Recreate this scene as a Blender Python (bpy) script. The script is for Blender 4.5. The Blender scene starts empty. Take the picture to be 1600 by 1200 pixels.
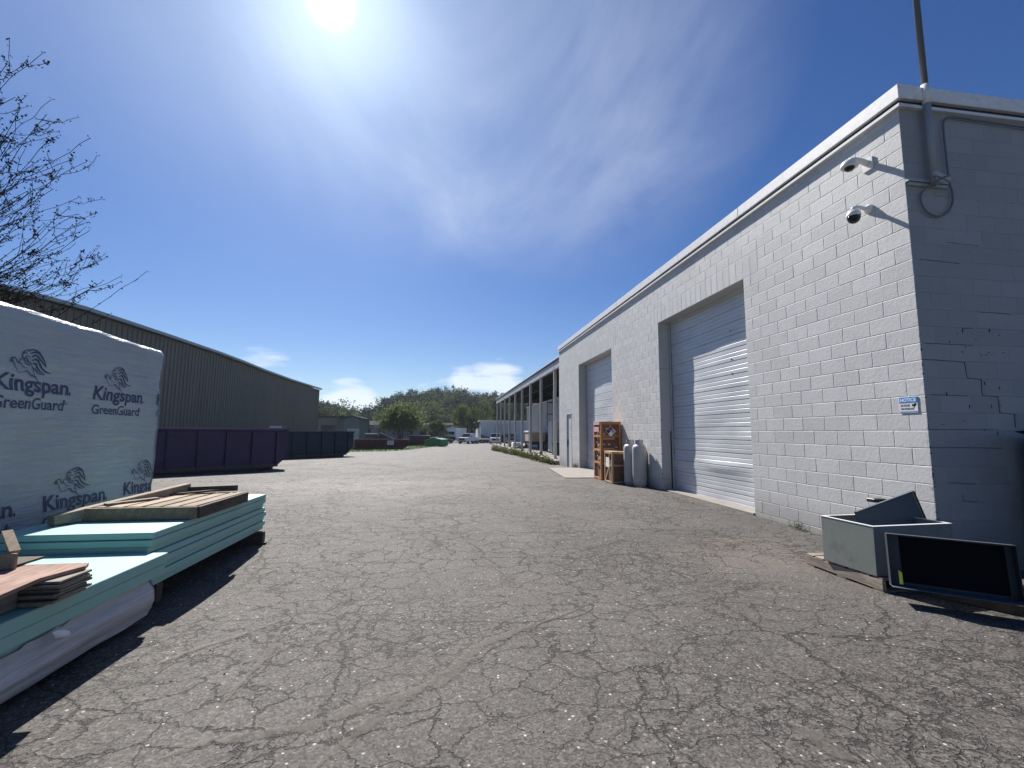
import bpy, bmesh, math, random
from mathutils import Vector, Matrix, noise as mnoise
R_ = math.radians
random.seed(7)
S = bpy.context.scene
COL = S.collection

# ------------------------------------------------------------------ camera
FPX, TH, PS, RO, EYE = 698.998, .1074, .1397, .0061, 1.5
Fv = Vector((math.sin(PS)*math.cos(TH), math.cos(PS)*math.cos(TH), math.sin(TH)))
Rv0 = Vector((math.cos(PS), -math.sin(PS), 0)); Uv0 = Rv0.cross(Fv)
Rv = Rv0*math.cos(RO)+Uv0*math.sin(RO); Uv = Uv0*math.cos(RO)-Rv0*math.sin(RO)
cam = bpy.data.cameras.new('camera'); camo = bpy.data.objects.new('camera', cam); COL.objects.link(camo)
camo.matrix_world = Matrix(((Rv.x, Uv.x, -Fv.x, 0), (Rv.y, Uv.y, -Fv.y, 0), (Rv.z, Uv.z, -Fv.z, EYE), (0, 0, 0, 1)))
cam.sensor_width = 36; cam.lens = FPX/1600*36; cam.clip_start = .05; cam.clip_end = 3000
S.camera = camo
SUN = Vector((-.2037, .6913, .6932)).normalized()      # towards the sun

# ------------------------------------------------------------------ world
W = bpy.data.worlds.new('World'); S.world = W; W.use_nodes = True

class NT:
    """terse node-tree builder"""
    def __init__(s, tree): s.t = tree; s.L = tree.links
    def n(s, typ, ins=None, **kw):
        nd = s.t.nodes.new(typ)
        for k, v in kw.items(): setattr(nd, k, v)
        if ins:
            for k, v in ins.items():
                sock = nd.inputs[k]
                if isinstance(v, bpy.types.NodeSocket): s.L.new(v, sock)
                else: sock.default_value = v
        return nd
    def m(s, op, a, b=0., c=0., clamp=False):
        nd = s.n('ShaderNodeMath', {0: a, 1: b, 2: c}, operation=op); nd.use_clamp = clamp; return nd.outputs[0]
    def vm(s, op, a, b=None, out=0):
        nd = s.n('ShaderNodeVectorMath', {0: a}, operation=op)
        if b is not None:
            if isinstance(b, bpy.types.NodeSocket): s.L.new(b, nd.inputs[1])
            else: nd.inputs[1].default_value = b
        return nd.outputs[out]
    def noise(s, vec, scale, detail=4, rough=.5, dist=0., out='Fac'):
        return s.n('ShaderNodeTexNoise', {'Vector': vec, 'Scale': scale, 'Detail': detail, 'Roughness': rough, 'Distortion': dist}).outputs[out]
    def ramp(s, fac, *stops, interp='LINEAR'):
        nd = s.n('ShaderNodeValToRGB', {'Fac': fac}); cr = nd.color_ramp; cr.interpolation = interp
        while len(cr.elements) < len(stops): cr.elements.new(.5)
        for e, (p, c) in zip(cr.elements, stops):
            e.position = p; e.color = (c, c, c, 1) if not isinstance(c, (tuple, list)) else (*c[:3], 1)
        return nd.outputs[0]
    def mr(s, v, a, b, c=0., d=1.):
        return s.n('ShaderNodeMapRange', {0: v, 1: a, 2: b, 3: c, 4: d}).outputs[0]
    def mix(s, f, a, b, mode='MIX'):
        nd = s.n('ShaderNodeMix', data_type='RGBA', blend_type=mode)
        for k, v in ((0, f), (6, a), (7, b)):
            if isinstance(v, bpy.types.NodeSocket): s.L.new(v, nd.inputs[k])
            elif k: nd.inputs[k].default_value = (*v[:3], 1)
            else: nd.inputs[k].default_value = v
        return nd.outputs[2]

wt = NT(W.node_tree)
for nd in list(W.node_tree.nodes): W.node_tree.nodes.remove(nd)
sky = wt.n('ShaderNodeTexSky', sky_type='NISHITA'); sky.sun_disc = False
sky.sun_elevation = math.asin(SUN.z); sky.sun_rotation = math.atan2(SUN.x, SUN.y)
sky.altitude = 300; sky.air_density = 1.0; sky.dust_density = .25; sky.ozone_density = 3.5
gen = wt.n('ShaderNodeTexCoord').outputs['Generated']
dr = wt.vm('NORMALIZE', gen)
sep = wt.n('ShaderNodeSeparateXYZ', {0: dr}); dz = sep.outputs[2]
cosang = wt.vm('DOT_PRODUCT', dr, tuple(SUN), out=1)
# cirrus lives on a flat layer overhead: project the direction onto z = 1
inv = wt.m('DIVIDE', 1., wt.m('MAXIMUM', dz, .03))
cl = wt.vm('MULTIPLY', wt.n('ShaderNodeCombineXYZ', {0: inv, 1: inv, 2: 0.}).outputs[0], dr)
rot = wt.n('ShaderNodeMapping', {'Vector': cl, 'Rotation': (0, 0, R_(-58)), 'Scale': (1., .42, 1.)}).outputs[0]
n1 = wt.noise(rot, 1.5, 9, .6, .5); n2 = wt.noise(cl, .8, 3, .5)
def blob(az, el, wd, pw=1.):
    a, e = R_(az), R_(el)
    v = (math.sin(a)*math.cos(e), math.cos(a)*math.cos(e), math.sin(e))
    c = wt.vm('DOT_PRODUCT', dr, v, out=1)
    return wt.m('POWER', wt.mr(c, math.cos(R_(wd)), 1., 0., 1.), pw)
cirmask = wt.m('ADD', wt.m('ADD', blob(14, 42, 24), wt.m('MULTIPLY', blob(-34, 46, 24), .45)), wt.m('MULTIPLY', blob(-4, 38, 20), .8), clamp=True)
cir = wt.m('MULTIPLY', wt.mr(wt.m('ADD', wt.m('MULTIPLY', n1, .75), wt.m('MULTIPLY', n2, .35)), .40, .80), cirmask, clamp=True)
# low fair-weather clouds near the horizon
st = wt.n('ShaderNodeMapping', {'Vector': dr, 'Scale': (1., 1., 4.2)}).outputs[0]
n3 = wt.noise(st, 9., 8, .58, .2)
lowm = wt.m('ADD', wt.m('ADD', wt.m('MULTIPLY', blob(6., 5.6, 6.5), 1.05), wt.m('MULTIPLY', blob(-12, 2.0, 5.5), 1.5)), wt.m('MULTIPLY', blob(-21, 7.5, 6), .66))
lowm = wt.m('ADD', lowm, wt.m('MULTIPLY', blob(-2., 5.5, 5.5), .72))
low = wt.mr(wt.m('MULTIPLY', n3, lowm), .30, .50)
low = wt.m('MULTIPLY', low, .8, clamp=True)
g1 = wt.m('POWER', wt.m('MAXIMUM', cosang, 0.), 13.)       # forward scattering in haze and thin cloud
g2 = wt.m('POWER', wt.m('MAXIMUM', cosang, 0.), 130.)
g3 = wt.m('POWER', wt.m('MAXIMUM', cosang, 0.), 5200.)
skyc = wt.n('ShaderNodeHueSaturation', {'Hue': .513, 'Saturation': 1.26, 'Value': 1., 'Fac': 1., 'Color': sky.outputs[0]}).outputs[0]
cc = wt.mix(wt.m('MULTIPLY', cir, .72), skyc, (7.4, 8.2, 10.2))
cc = wt.mix(low, cc, (10.0, 10.8, 12.0))
def addglow(c, f, col):
    sc = wt.n('ShaderNodeVectorMath', {0: col}, operation='SCALE'); wt.L.new(f, sc.inputs['Scale'])
    return wt.vm('ADD', c, sc.outputs[0])
cc = addglow(cc, g1, (1.5, 2.2, 2.7)); cc = addglow(cc, g2, (4.0, 5.0, 5.2)); cc = addglow(cc, g3, (60, 60, 56))
bg = wt.n('ShaderNodeBackground', {'Color': cc, 'Strength': .054})
wo = wt.n('ShaderNodeOutputWorld'); wt.L.new(bg.outputs[0], wo.inputs[0])

# ------------------------------------------------------------------ sun, exposure
sl = bpy.data.lights.new('sun', 'SUN'); sl.energy = 5.0; sl.angle = R_(.53); sl.color = (1., .955, .89)
slo = bpy.data.objects.new('sun', sl); COL.objects.link(slo)
slo.rotation_euler = SUN.to_track_quat('Z', 'Y').to_euler()
S.view_settings.view_transform = 'Standard'; S.view_settings.look = 'None'
S.view_settings.exposure = .75; S.view_settings.gamma = 1
S.cycles.max_bounces = 6; S.cycles.transparent_max_bounces = 16

# ------------------------------------------------------------------ placing helpers
def ray(x, y): return Fv+Rv*((x-800)/FPX)+Uv*((600-y)/FPX)
CC = Vector((0, 0, EYE))
def atZ(x, y, z): d = ray(x, y); return CC+d*((z-EYE)/d.z)
def atX(x, y, X): d = ray(x, y); return CC+d*(X/d.x)
def atY(x, y, Y): d = ray(x, y); return CC+d*(Y/d.y)
GP = [(-60, 0), (0, 0), (3.2, -.01), (4.6, -.03), (6.6, .05), (9, .075), (12, .05), (15, .02), (18, -.02), (22, -.08), (30, -.17), (40, -.38), (52, -.58), (80, -.72), (120, -.9), (1200, -1.2)]
def gz(Y):
    for (a, za), (b, zb) in zip(GP, GP[1:]):
        if Y <= b:
            t = (Y-a)/(b-a); t = t*t*(3-2*t); return za+(zb-za)*t
    return GP[-1][1]
def onG(x, y):
    z = 0.
    for _ in range(30): P = atZ(x, y, z); z = .5*z+.5*gz(P.y)
    return P
def cosmooth(t): return t*t*(3-2*t)

# ------------------------------------------------------------------ mesh builder
class MB:
    def __init__(s): s.v = []; s.f = []; s.mi = []; s.cur = 0; s.smooth = []; s.sm = False
    def add(s, vs, fs):
        b = len(s.v); s.v += [tuple(v) for v in vs]
        for f in fs: s.f.append(tuple(i+b for i in f)); s.mi.append(s.cur); s.smooth.append(s.sm)
    def box(s, a, b, M=None, bev=0.):
        x0, y0, z0 = a; x1, y1, z1 = b
        if bev:
            e = bev; bm = bmesh.new(); bmesh.ops.create_cube(bm, size=1)
            for v in bm.verts: v.co = Vector((x0+(v.co.x+.5)*(x1-x0), y0+(v.co.y+.5)*(y1-y0), z0+(v.co.z+.5)*(z1-z0)))
            bmesh.ops.bevel(bm, geom=list(bm.edges), offset=e, segments=1, affect='EDGES')
            bm.verts.index_update(); vs = [v.co.copy() for v in bm.verts]; fs = [[v.index for v in f.verts] for f in bm.faces]; bm.free()
        else:
            vs = [Vector(p) for p in ((x0, y0, z0), (x1, y0, z0), (x1, y1, z0), (x0, y1, z0), (x0, y0, z1), (x1, y0, z1), (x1, y1, z1), (x0, y1, z1))]
            fs = [(0, 3, 2, 1), (4, 5, 6, 7), (0, 1, 5, 4), (1, 2, 6, 5), (2, 3, 7, 6), (3, 0, 4, 7)]
        if M is not None: vs = [M @ v for v in vs]
        s.add(vs, fs); return s
    def bar(s, p, q, w, h=None, up=(0, 0, 1), bev=0.):
        p, q = Vector(p), Vector(q); h = h or w; d = q-p; L = d.length; d.normalize()
        u = Vector(up); sx = d.cross(u)
        if sx.length < 1e-4: sx = d.cross(Vector((1, 0, 0)))
        sx.normalize(); uz = sx.cross(d)
        M = Matrix(((sx.x, d.x, uz.x, p.x), (sx.y, d.y, uz.y, p.y), (sx.z, d.z, uz.z, p.z), (0, 0, 0, 1)))
        return s.box((-w/2, 0, -h/2), (w/2, L, h/2), M, bev)
    def tube(s, pts, r, n=8, cap=True):
        pts = [Vector(p) for p in pts]; rs = r if isinstance(r, (list, tuple)) else [r]*len(pts)
        vs = []; fs = []; pa = None
        for i, p in enumerate(pts):
            d = (pts[min(i+1, len(pts)-1)]-pts[max(i-1, 0)]).normalized()
            if pa is None: pa = d.orthogonal().normalized()
            pa = (pa-d*pa.dot(d))
            if pa.length < 1e-5: pa = d.orthogonal()
            pa.normalize(); pb = d.cross(pa)
            for k in range(n): a = 2*math.pi*k/n; vs.append(p+pa*(rs[i]*math.cos(a))+pb*(rs[i]*math.sin(a)))
        for i in range(len(pts)-1):
            for k in range(n): k2 = (k+1) % n; fs.append((i*n+k, i*n+k2, (i+1)*n+k2, (i+1)*n+k))
        if cap: fs.append(tuple(range(n-1, -1, -1))); fs.append(tuple((len(pts)-1)*n+k for k in range(n)))
        o = s.sm; s.sm = n > 4; s.add(vs, fs); s.sm = o; return s
    def lathe(s, prof, c, n=24, M=None):
        vs = []; fs = []
        for r, z in prof:
            for k in range(n): a = 2*math.pi*k/n; vs.append(Vector((r*math.cos(a), r*math.sin(a), z)))
        m = len(prof)
        for i in range(m-1):
            for k in range(n): k2 = (k+1) % n; fs.append((i*n+k, i*n+k2, (i+1)*n+k2, (i+1)*n+k))
        fs.append(tuple(range(n-1, -1, -1))); fs.append(tuple((m-1)*n+k for k in range(n)))
        M = Matrix.Translation(Vector(c)) @ (M if M is not None else Matrix())
        o = s.sm; s.sm = True; s.add([M @ v for v in vs], fs); s.sm = o; return s
    def prism(s, poly, d, M=None):
        """poly: list of 3d points (planar), extruded by vector d"""
        n = len(poly); d = Vector(d); a = [Vector(p) for p in poly]; b = [p+d for p in a]
        vs = a+b
        if M is not None: vs = [M @ v for v in vs]
        s.add(vs, [tuple(range(n-1, -1, -1)), tuple(range(n, 2*n))]+[(i, (i+1) % n, n+(i+1) % n, n+i) for i in range(n)]); return s
    def quad(s, *p): s.add(p, [tuple(range(len(p)))]); return s
    def build(s, name, mats, parent=None, loc=None):
        me = bpy.data.meshes.new(name); me.from_pydata(s.v, [], s.f)
        mats = mats if isinstance(mats, (list, tuple)) else [mats]
        for m in mats: me.materials.append(m)
        me.polygons.foreach_set('material_index', s.mi); me.polygons.foreach_set('use_smooth', s.smooth)
        me.validate(); me.update()
        o = bpy.data.objects.new(name, me); COL.objects.link(o)
        if loc is not None: me.transform(Matrix.Translation(-Vector(loc))); o.location = loc
        if parent is not None:
            me.transform(parent_world(parent).inverted() @ (Matrix.Translation(Vector(loc)) if loc is not None else Matrix())); o.location = (0, 0, 0)
            o.parent = parent
        return o
def parent_world(p):
    M = p.matrix_basis.copy()
    while p.parent is not None: p = p.parent; M = p.matrix_basis @ M
    return M
def tag(o, label, cat, group=None):
    o['label'] = label; o['category'] = cat
    if group: o['group'] = group
    return o
def empty(name, loc, label=None, cat=None, group=None, rz=0.):
    o = bpy.data.objects.new(name, None); COL.objects.link(o); o.location = loc; o.rotation_euler = (0, 0, rz); o.empty_display_size = .2
    if label: tag(o, label, cat, group)
    return o
def struct(o, kind='structure'): o['kind'] = kind; return o
def copy_tree(o, parent=None):
    c = o.copy(); COL.objects.link(c)
    if parent is not None: c.parent = parent
    for ch in list(o.children): copy_tree(ch, c)
    return c

# ------------------------------------------------------------------ materials
def mat(name, col, rough=.7, metal=0., var=.12, vscale=3., bump=.0, bscale=40., spec=.5, grime=0., gscale=1.5, gcol=(.05, .045, .04), stretch=(1, 1, 1), gthr=(.52, .72)):
    m = bpy.data.materials.new(name); m.use_nodes = True; t = NT(m.node_tree)
    b = m.node_tree.nodes['Principled BSDF']
    co = t.n('ShaderNodeTexCoord').outputs['Object']
    if stretch != (1, 1, 1): co = t.vm('MULTIPLY', co, stretch)
    n = t.noise(co, vscale, 5, .6)
    c = t.mix(t.mr(n, .3, .7), tuple(x*(1-var) for x in col), tuple(min(1, x*(1+var)) for x in col))
    if grime:
        g = t.mr(t.noise(co, gscale, 7, .68), gthr[0], gthr[1]); c = t.mix(t.m('MULTIPLY', g, grime), c, gcol)
    t.L.new(c, b.inputs['Base Color'])
    b.inputs['Roughness'].default_value = rough; b.inputs['Metallic'].default_value = metal; b.inputs['Specular IOR Level'].default_value = spec
    if bump:
        h = t.noise(co, bscale, 5, .6)
        bp = t.n('ShaderNodeBump', {'Height': h, 'Strength': bump, 'Distance': .01}); t.L.new(bp.outputs[0], b.inputs['Normal'])
    return m
def flat(name, col, rough=.6): return mat(name, col, rough, var=.04)

def asphalt_mat(name, sealed=False):
    m = bpy.data.materials.new(name); m.use_nodes = True; t = NT(m.node_tree); b = m.node_tree.nodes['Principled BSDF']
    geo = t.n('ShaderNodeNewGeometry').outputs['Position']
    P = t.vm('MULTIPLY', geo, (1, 1, 0))
    sp = t.n('ShaderNodeSeparateXYZ', {0: geo}); X, Y = sp.outputs[0], sp.outputs[1]
    big = t.noise(P, .16, 4, .55); mid = t.noise(P, .9, 5, .62); fine = t.noise(P, 34., 4, .75)
    base = t.mix(t.mr(big, .35, .68), (.082, .073, .066), (.103, .092, .083))
    base = t.mix(t.mr(mid, .35, .75), base, (.108, .100, .092))
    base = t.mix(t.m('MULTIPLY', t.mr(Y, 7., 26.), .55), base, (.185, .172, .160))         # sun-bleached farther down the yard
    streak = t.noise(t.n('ShaderNodeMapping', {'Vector': P, 'Rotation': (0, 0, .18), 'Scale': (.35, 1.9, 1)}).outputs[0], 1.1, 6, .66)
    base = t.mix(t.m('MULTIPLY', t.mr(streak, .5, .8), .3), base, (.058, .054, .051)) if not sealed else base
    base = t.mix(t.m('MULTIPLY', t.mr(t.noise(P, 2.3, 6, .7), .5, .75), .45), base, (.150, .138, .126))
    # aggregate
    vc = t.n('ShaderNodeTexVoronoi', {'Vector': P, 'Scale': 85.}, feature='F1'); rnd = t.n('ShaderNodeSeparateColor', {0: vc.outputs['Color']}).outputs[0]
    vc2 = t.n('ShaderNodeTexVoronoi', {'Vector': P, 'Scale': 42.}, feature='F1'); rnd2 = t.n('ShaderNodeSeparateColor', {0: vc2.outputs['Color']}).outputs[1]
    agg = t.ramp(rnd, (0., .42), (.45, .86), (.80, 1.16), (.96, 1.45), (1., 2.0))
    if sealed: agg = t.mix(.7, agg, (2.15, 2.1, 2.0))
    base = t.mix(1., base, agg, 'MULTIPLY')
    chip = t.m('MULTIPLY', t.m('GREATER_THAN', rnd2, .975), t.m('LESS_THAN', vc2.outputs['Distance'], .34))
    base = t.mix(chip if not sealed else .0, base, (.42, .40, .37))
    # stains: tan dirt by the metal boxes and a dark wet-looking band along the wall
    def gm(cx, cy, rx, ry):
        dx = t.m('DIVIDE', t.m('SUBTRACT', X, cx), rx); dy = t.m('DIVIDE', t.m('SUBTRACT', Y, cy), ry)
        return t.m('SUBTRACT', 1., t.m('SQRT', t.m('ADD', t.m('MULTIPLY', dx, dx), t.m('MULTIPLY', dy, dy))), clamp=True)
    wob = t.noise(P, 1.9, 6, .68)
    tan = t.mr(t.m('ADD', t.m('MULTIPLY', gm(3.9, 5.3, 1.7, 1.5), 1.), t.m('SUBTRACT', wob, .55)), .2, .75)
    base = t.mix(t.m('MULTIPLY', tan, .30), base, (.20, .155, .125))
    drk = t.mr(t.m('ADD', t.m('MAXIMUM', gm(5.0, 7.0, 1.3, 3.0), gm(3.4, 6.4, 1.9, .6)), t.m('MULTIPLY', t.m('SUBTRACT', t.noise(P, 3.6, 6, .7), .55), 2.)), .2, .9)
    base = t.mix(t.m('MULTIPLY', drk, .5), base, (.045, .043, .042))
    pale = t.mr(t.m('ADD', gm(-2., 13., 6., 5.), t.m('SUBTRACT', wob, .6)), .1, .9)
    base = t.mix(t.m('MULTIPLY', pale, .4), base, (.30, .275, .25))
    h = t.m('ADD', t.m('MULTIPLY', rnd, .35), t.m('MULTIPLY', fine, .65))
    # cracks
    if not sealed:
        wp = t.n('ShaderNodeTexNoise', {'Vector': P, 'Scale': 3.2, 'Detail': 5., 'Roughness': .65}).outputs['Color']
        wv = t.n('ShaderNodeVectorMath', {0: t.vm('SUBTRACT', wp, (.5, .5, .5))}, operation='SCALE'); wv.inputs['Scale'].default_value = .32
        wp2 = t.n('ShaderNodeTexNoise', {'Vector': P, 'Scale': 22., 'Detail': 3., 'Roughness': .6}).outputs['Color']
        wv2 = t.n('ShaderNodeVectorMath', {0: t.vm('SUBTRACT', wp2, (.5, .5, .5))}, operation='SCALE'); wv2.inputs['Scale'].default_value = .04
        Q = t.vm('ADD', t.vm('ADD', P, wv.outputs[0]), wv2.outputs[0])
        def crack(scale, width, msc, m0, m1, off):
            v = t.n('ShaderNodeTexVoronoi', {'Vector': t.vm('ADD', t.vm('MULTIPLY', Q, (.85, 1.1, 1)), (off, off*.7, 0)), 'Scale': scale}, feature='DISTANCE_TO_EDGE').outputs[0]
            ms = t.mr(t.noise(t.vm('ADD', P, (off, 0, 0)), msc, 3, .5), m0, m1)
            w = t.m('MULTIPLY', ms, width)
            return t.m('SUBTRACT', 1., t.mr(v, t.m('MULTIPLY', w, .45), w), clamp=True), ms
        c1, m1 = crack(3.3, .022, .8, .26, .50, 3.); c2, m2 = crack(8.5, .045, .65, .42, .62, 11.); c3, m3 = crack(.75, .009, .5, .3, .6, 23.)
        cr = t.m('MAXIMUM', t.m('MAXIMUM', t.m('MULTIPLY', c1, m1), t.m('MULTIPLY', t.m('MULTIPLY', c2, m2), .8)), t.m('MULTIPLY', c3, m3))
        base = t.mix(t.m('MULTIPLY', cr, .85), base, (.016, .014, .013))
        h = t.m('SUBTRACT', h, t.m('MULTIPLY', cr, 1.6))
    t.L.new(base, b.inputs['Base Color'])
    b.inputs['Roughness'].default_value = .78; b.inputs['Specular IOR Level'].default_value = .35
    bp = t.n('ShaderNodeBump', {'Height': h, 'Strength': .8 if not sealed else .4, 'Distance': .006}); t.L.new(bp.outputs[0], b.inputs['Normal'])
    if sealed:
        at = t.n('ShaderNodeAttribute', attribute_name='edge').outputs['Fac']
        a = t.mr(t.m('ADD', at, t.m('MULTIPLY', t.m('SUBTRACT', t.noise(P, 7., 7, .8), .52), 4.2)), .32, .62)
        a = t.m('MULTIPLY', a, .36)
        tr = t.n('ShaderNodeBsdfTransparent'); mx = t.n('ShaderNodeMixShader', {0: a}); t.L.new(tr.outputs[0], mx.inputs[1]); t.L.new(b.outputs[0], mx.inputs[2])
        t.L.new(mx.outputs[0], m.node_tree.nodes['Material Output'].inputs[0])
    return m

def block_mat(name, col, chips=True):
    m = bpy.data.materials.new(name); m.use_nodes = True; t = NT(m.node_tree); b = m.node_tree.nodes['Principled BSDF']
    P = t.n('ShaderNodeNewGeometry').outputs['Position']
    sp = t.n('ShaderNodeSeparateXYZ', {0: P}); X, Y, Z = sp.outputs
    n = t.noise(P, .8, 5, .6); n2 = t.noise(P, 7., 6, .7)
    c = t.mix(t.mr(n, .3, .7), tuple(x*.93 for x in col), col)
    c = t.mix(t.m('MULTIPLY', t.mr(n2, .5, .78), .30), c, tuple(x*.72 for x in col))
    isl = t.n('ShaderNodeNewGeometry').outputs['Random Per Island']; c = t.mix(1., c, t.ramp(isl, (0, .93), (1, 1.05)), 'MULTIPLY')
    strk = t.noise(t.vm('MULTIPLY', P, (5, 5, .35)), 1., 5, .65); c = t.mix(t.m('MULTIPLY', t.mr(strk, .55, .8), .16), c, (.30, .29, .27))
    pit = t.n('ShaderNodeTexVoronoi', {'Vector': P, 'Scale': 38.}, feature='F1')
    pr = t.n('ShaderNodeSeparateColor', {0: pit.outputs['Color']}).outputs[0]
    pm = t.m('MULTIPLY', t.m('GREATER_THAN', pr, .9), t.m('LESS_THAN', pit.outputs['Distance'], t.m('MULTIPLY', t.noise(P, 3., 2), .32)))
    c = t.mix(t.m('MULTIPLY', pm, .55), c, (.16, .16, .155))
    # soil splash near the ground
    dirt = t.m('MULTIPLY', t.mr(t.m('ADD', Z, t.m('MULTIPLY', n2, .45)), .12, .75, 1., 0.), .6, clamp=True)
    c = t.mix(dirt, c, (.22, .19, .16))
    if chips:
        ex = t.m('MULTIPLY', t.mr(Y, 4.42, 4.47, 1., 0.), t.m('GREATER_THAN', t.m('ADD', t.noise(P, 13., 5, .7), t.mr(Z, .2, 2.6, .12, -.04)), .64))
        ex2 = t.m('MULTIPLY', t.mr(X, 5.43, 5.47, 1., 0.), ex)
        c = t.mix(t.m('MULTIPLY', ex2, .8, clamp=True), c, (.07, .065, .06))
    t.L.new(c, b.inputs['Base Color']); b.inputs['Roughness'].default_value = .62; b.inputs['Specular IOR Level'].default_value = .4
    h = t.m('SUBTRACT', t.m('ADD', t.m('MULTIPLY', t.noise(P, 90., 4, .7), .5), t.m('MULTIPLY', t.noise(P, 24., 5, .7), .9)), t.m('MULTIPLY', pm, .9))
    bp = t.n('ShaderNodeBump', {'Height': h, 'Strength': .65, 'Distance': .006}); t.L.new(bp.outputs[0], b.inputs['Normal'])
    return m

def wood_mat(name, col, dark, sc=1.):
    m = bpy.data.materials.new(name); m.use_nodes = True; t = NT(m.node_tree); b = m.node_tree.nodes['Principled BSDF']
    co = t.n('ShaderNodeTexCoord').outputs['Object']
    g = t.noise(t.vm('MULTIPLY', co, (26*sc, 3*sc, 26*sc)), 1., 6, .65, 1.2); k = t.noise(co, 2.4, 4, .6)
    isl = t.n('ShaderNodeNewGeometry').outputs['Random Per Island']
    c = t.mix(t.mr(g, .35, .7), dark, col); c = t.mix(t.m('MULTIPLY', t.mr(k, .45, .75), .5), c, tuple(x*.6 for x in dark))
    c = t.mix(1., c, t.ramp(isl, (0, .75), (1, 1.2)), 'MULTIPLY')
    t.L.new(c, b.inputs['Base Color']); b.inputs['Roughness'].default_value = .8
    bp = t.n('ShaderNodeBump', {'Height': g, 'Strength': .35, 'Distance': .004}); t.L.new(bp.outputs[0], b.inputs['Normal'])
    return m

def leaf_mat(name, cols, trans=.35):
    m = bpy.data.materials.new(name); m.use_nodes = True; t = NT(m.node_tree)
    b = m.node_tree.nodes['Principled BSDF']
    isl = t.n('ShaderNodeNewGeometry').outputs['Random Per Island']
    k = len(cols); c = t.ramp(isl, *[(i/(k-1), cols[i]) for i in range(k)])
    t.L.new(c, b.inputs['Base Color']); b.inputs['Roughness'].default_value = .9; b.inputs['Specular IOR Level'].default_value = .0
    tl = t.n('ShaderNodeBsdfTranslucent', {'Color': c}); mx = t.n('ShaderNodeMixShader', {0: trans}); t.L.new(b.outputs[0], mx.inputs[1]); t.L.new(tl.outputs[0], mx.inputs[2])
    t.L.new(mx.outputs[0], m.node_tree.nodes['Material Output'].inputs[0])
    return m

M = {}
M['asphalt'] = asphalt_mat('asphalt'); M['seal'] = asphalt_mat('crack_filler', True)
M['block'] = block_mat('painted_block', (.585, .585, .575)); M['blockshade'] = block_mat('painted_block_end_shaded', (.36, .36, .365))  # same paint on both; the end wall's shade is put into its darker copy
M['mortar'] = block_mat('mortar', (.50, .50, .49), False)
M['whitemetal'] = mat('white_metal', (.74, .75, .76), .38, var=.05, grime=.35, gscale=2.5, gcol=(.35, .34, .33))
M['coping'] = mat('coping_metal', (.80, .79, .77), .45, var=.06, vscale=8, grime=.4, gscale=9., gcol=(.42, .38, .35))
M['door'] = mat('rollup_door_paint', (.58, .60, .62), .36, var=.05, grime=.5, gscale=1.6, gcol=(.36, .36, .35), stretch=(1, .5, 2.0))
M['steeldoor'] = mat('steel_door_paint', (.56, .58, .60), .5, var=.05, grime=.3, gcol=(.2, .2, .2))
M['black'] = flat('black_plastic', (.015, .015, .018), .35)
M['darkgap'] = flat('dark_gap', (.03, .03, .035), .9)
M['camwhite'] = flat('camera_housing', (.78, .79, .78), .35)
M['glassdark'] = flat('tinted_dome', (.012, .014, .02), .08)
M['grey'] = mat('grey_paint', (.42, .44, .46), .5, grime=.3)
M['galv'] = mat('galvanised', (.42, .44, .46), .4, metal=.6)
M['cable'] = flat('cable', (.16, .165, .18), .6)
M['boxgrey'] = mat('cabinet_paint', (.20, .22, .205), .5, var=.08, grime=.6, gscale=4.2, gcol=(.11, .11, .10), bump=.25, bscale=3)
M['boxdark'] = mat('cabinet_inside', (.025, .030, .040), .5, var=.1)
M['boxblue'] = mat('tray_paint', (.07, .085, .11), .6, var=.08, grime=.3, gcol=(.06, .06, .07))
M['tape'] = flat('yellow_tag', (.75, .78, .08), .5); M['paper'] = flat('paper', (.82, .82, .80), .7)
M['concrete'] = mat('apron_concrete', (.245, .22, .20), .85, var=.12, vscale=4, bump=.3, bscale=60, grime=.4, gscale=2.5, gcol=(.2, .17, .15))
M['pallet'] = wood_mat('pallet_wood', (.42, .315, .215), (.22, .16, .11)); M['oldwood'] = wood_mat('weathered_wood', (.34, .29, .235), (.15, .125, .10))
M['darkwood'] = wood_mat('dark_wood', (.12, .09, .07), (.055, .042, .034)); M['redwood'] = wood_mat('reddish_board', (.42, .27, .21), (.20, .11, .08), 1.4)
M['crate'] = wood_mat('crate_wood', (.62, .30, .11), (.36, .16, .055)); M['cratepale'] = wood_mat('pale_crate_wood', (.60, .42, .25), (.40, .26, .14))
M['crateinside'] = mat('crate_contents', (.20, .095, .06), .7, var=.35, vscale=5, grime=.5, gcol=(.03, .02, .02))
M['foam'] = mat('foam_board', (.27, .485, .445), .55, var=.06, vscale=2, grime=.3, gscale=3.5, gcol=(.20, .36, .34), bump=.12, bscale=18)
M['tank'] = mat('tank_paint', (.44, .445, .43), .42, var=.08, grime=.55, gscale=6, gcol=(.30, .29, .27))
M['rust'] = mat('rust_red', (.13, .03, .03), .6, var=.3)
M['siding'] = mat('tan_siding', (.155, .145, .115), .55, var=.05, vscale=.4, grime=.45, gscale=1.2, gcol=(.085, .08, .068), stretch=(1, 1, .12))
M['gutter'] = mat('gutter_metal', (.30, .36, .37), .45, var=.06)
M['roofmetal'] = mat('roof_metal', (.32, .34, .34), .5)
M['purple'] = mat('purple_paint', (.036, .022, .085), .5, var=.2, vscale=2, grime=.6, gscale=3.5, gcol=(.018, .012, .022), bump=.3, bscale=2)
M['navy'] = mat('navy_paint', (.004, .030, .058), .5, var=.2, vscale=2, grime=.3, gcol=(.008, .012, .016))
M['maroon'] = mat('maroon_paint', (.13, .032, .038), .6, var=.2, grime=.4, gcol=(.05, .03, .025))
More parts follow.
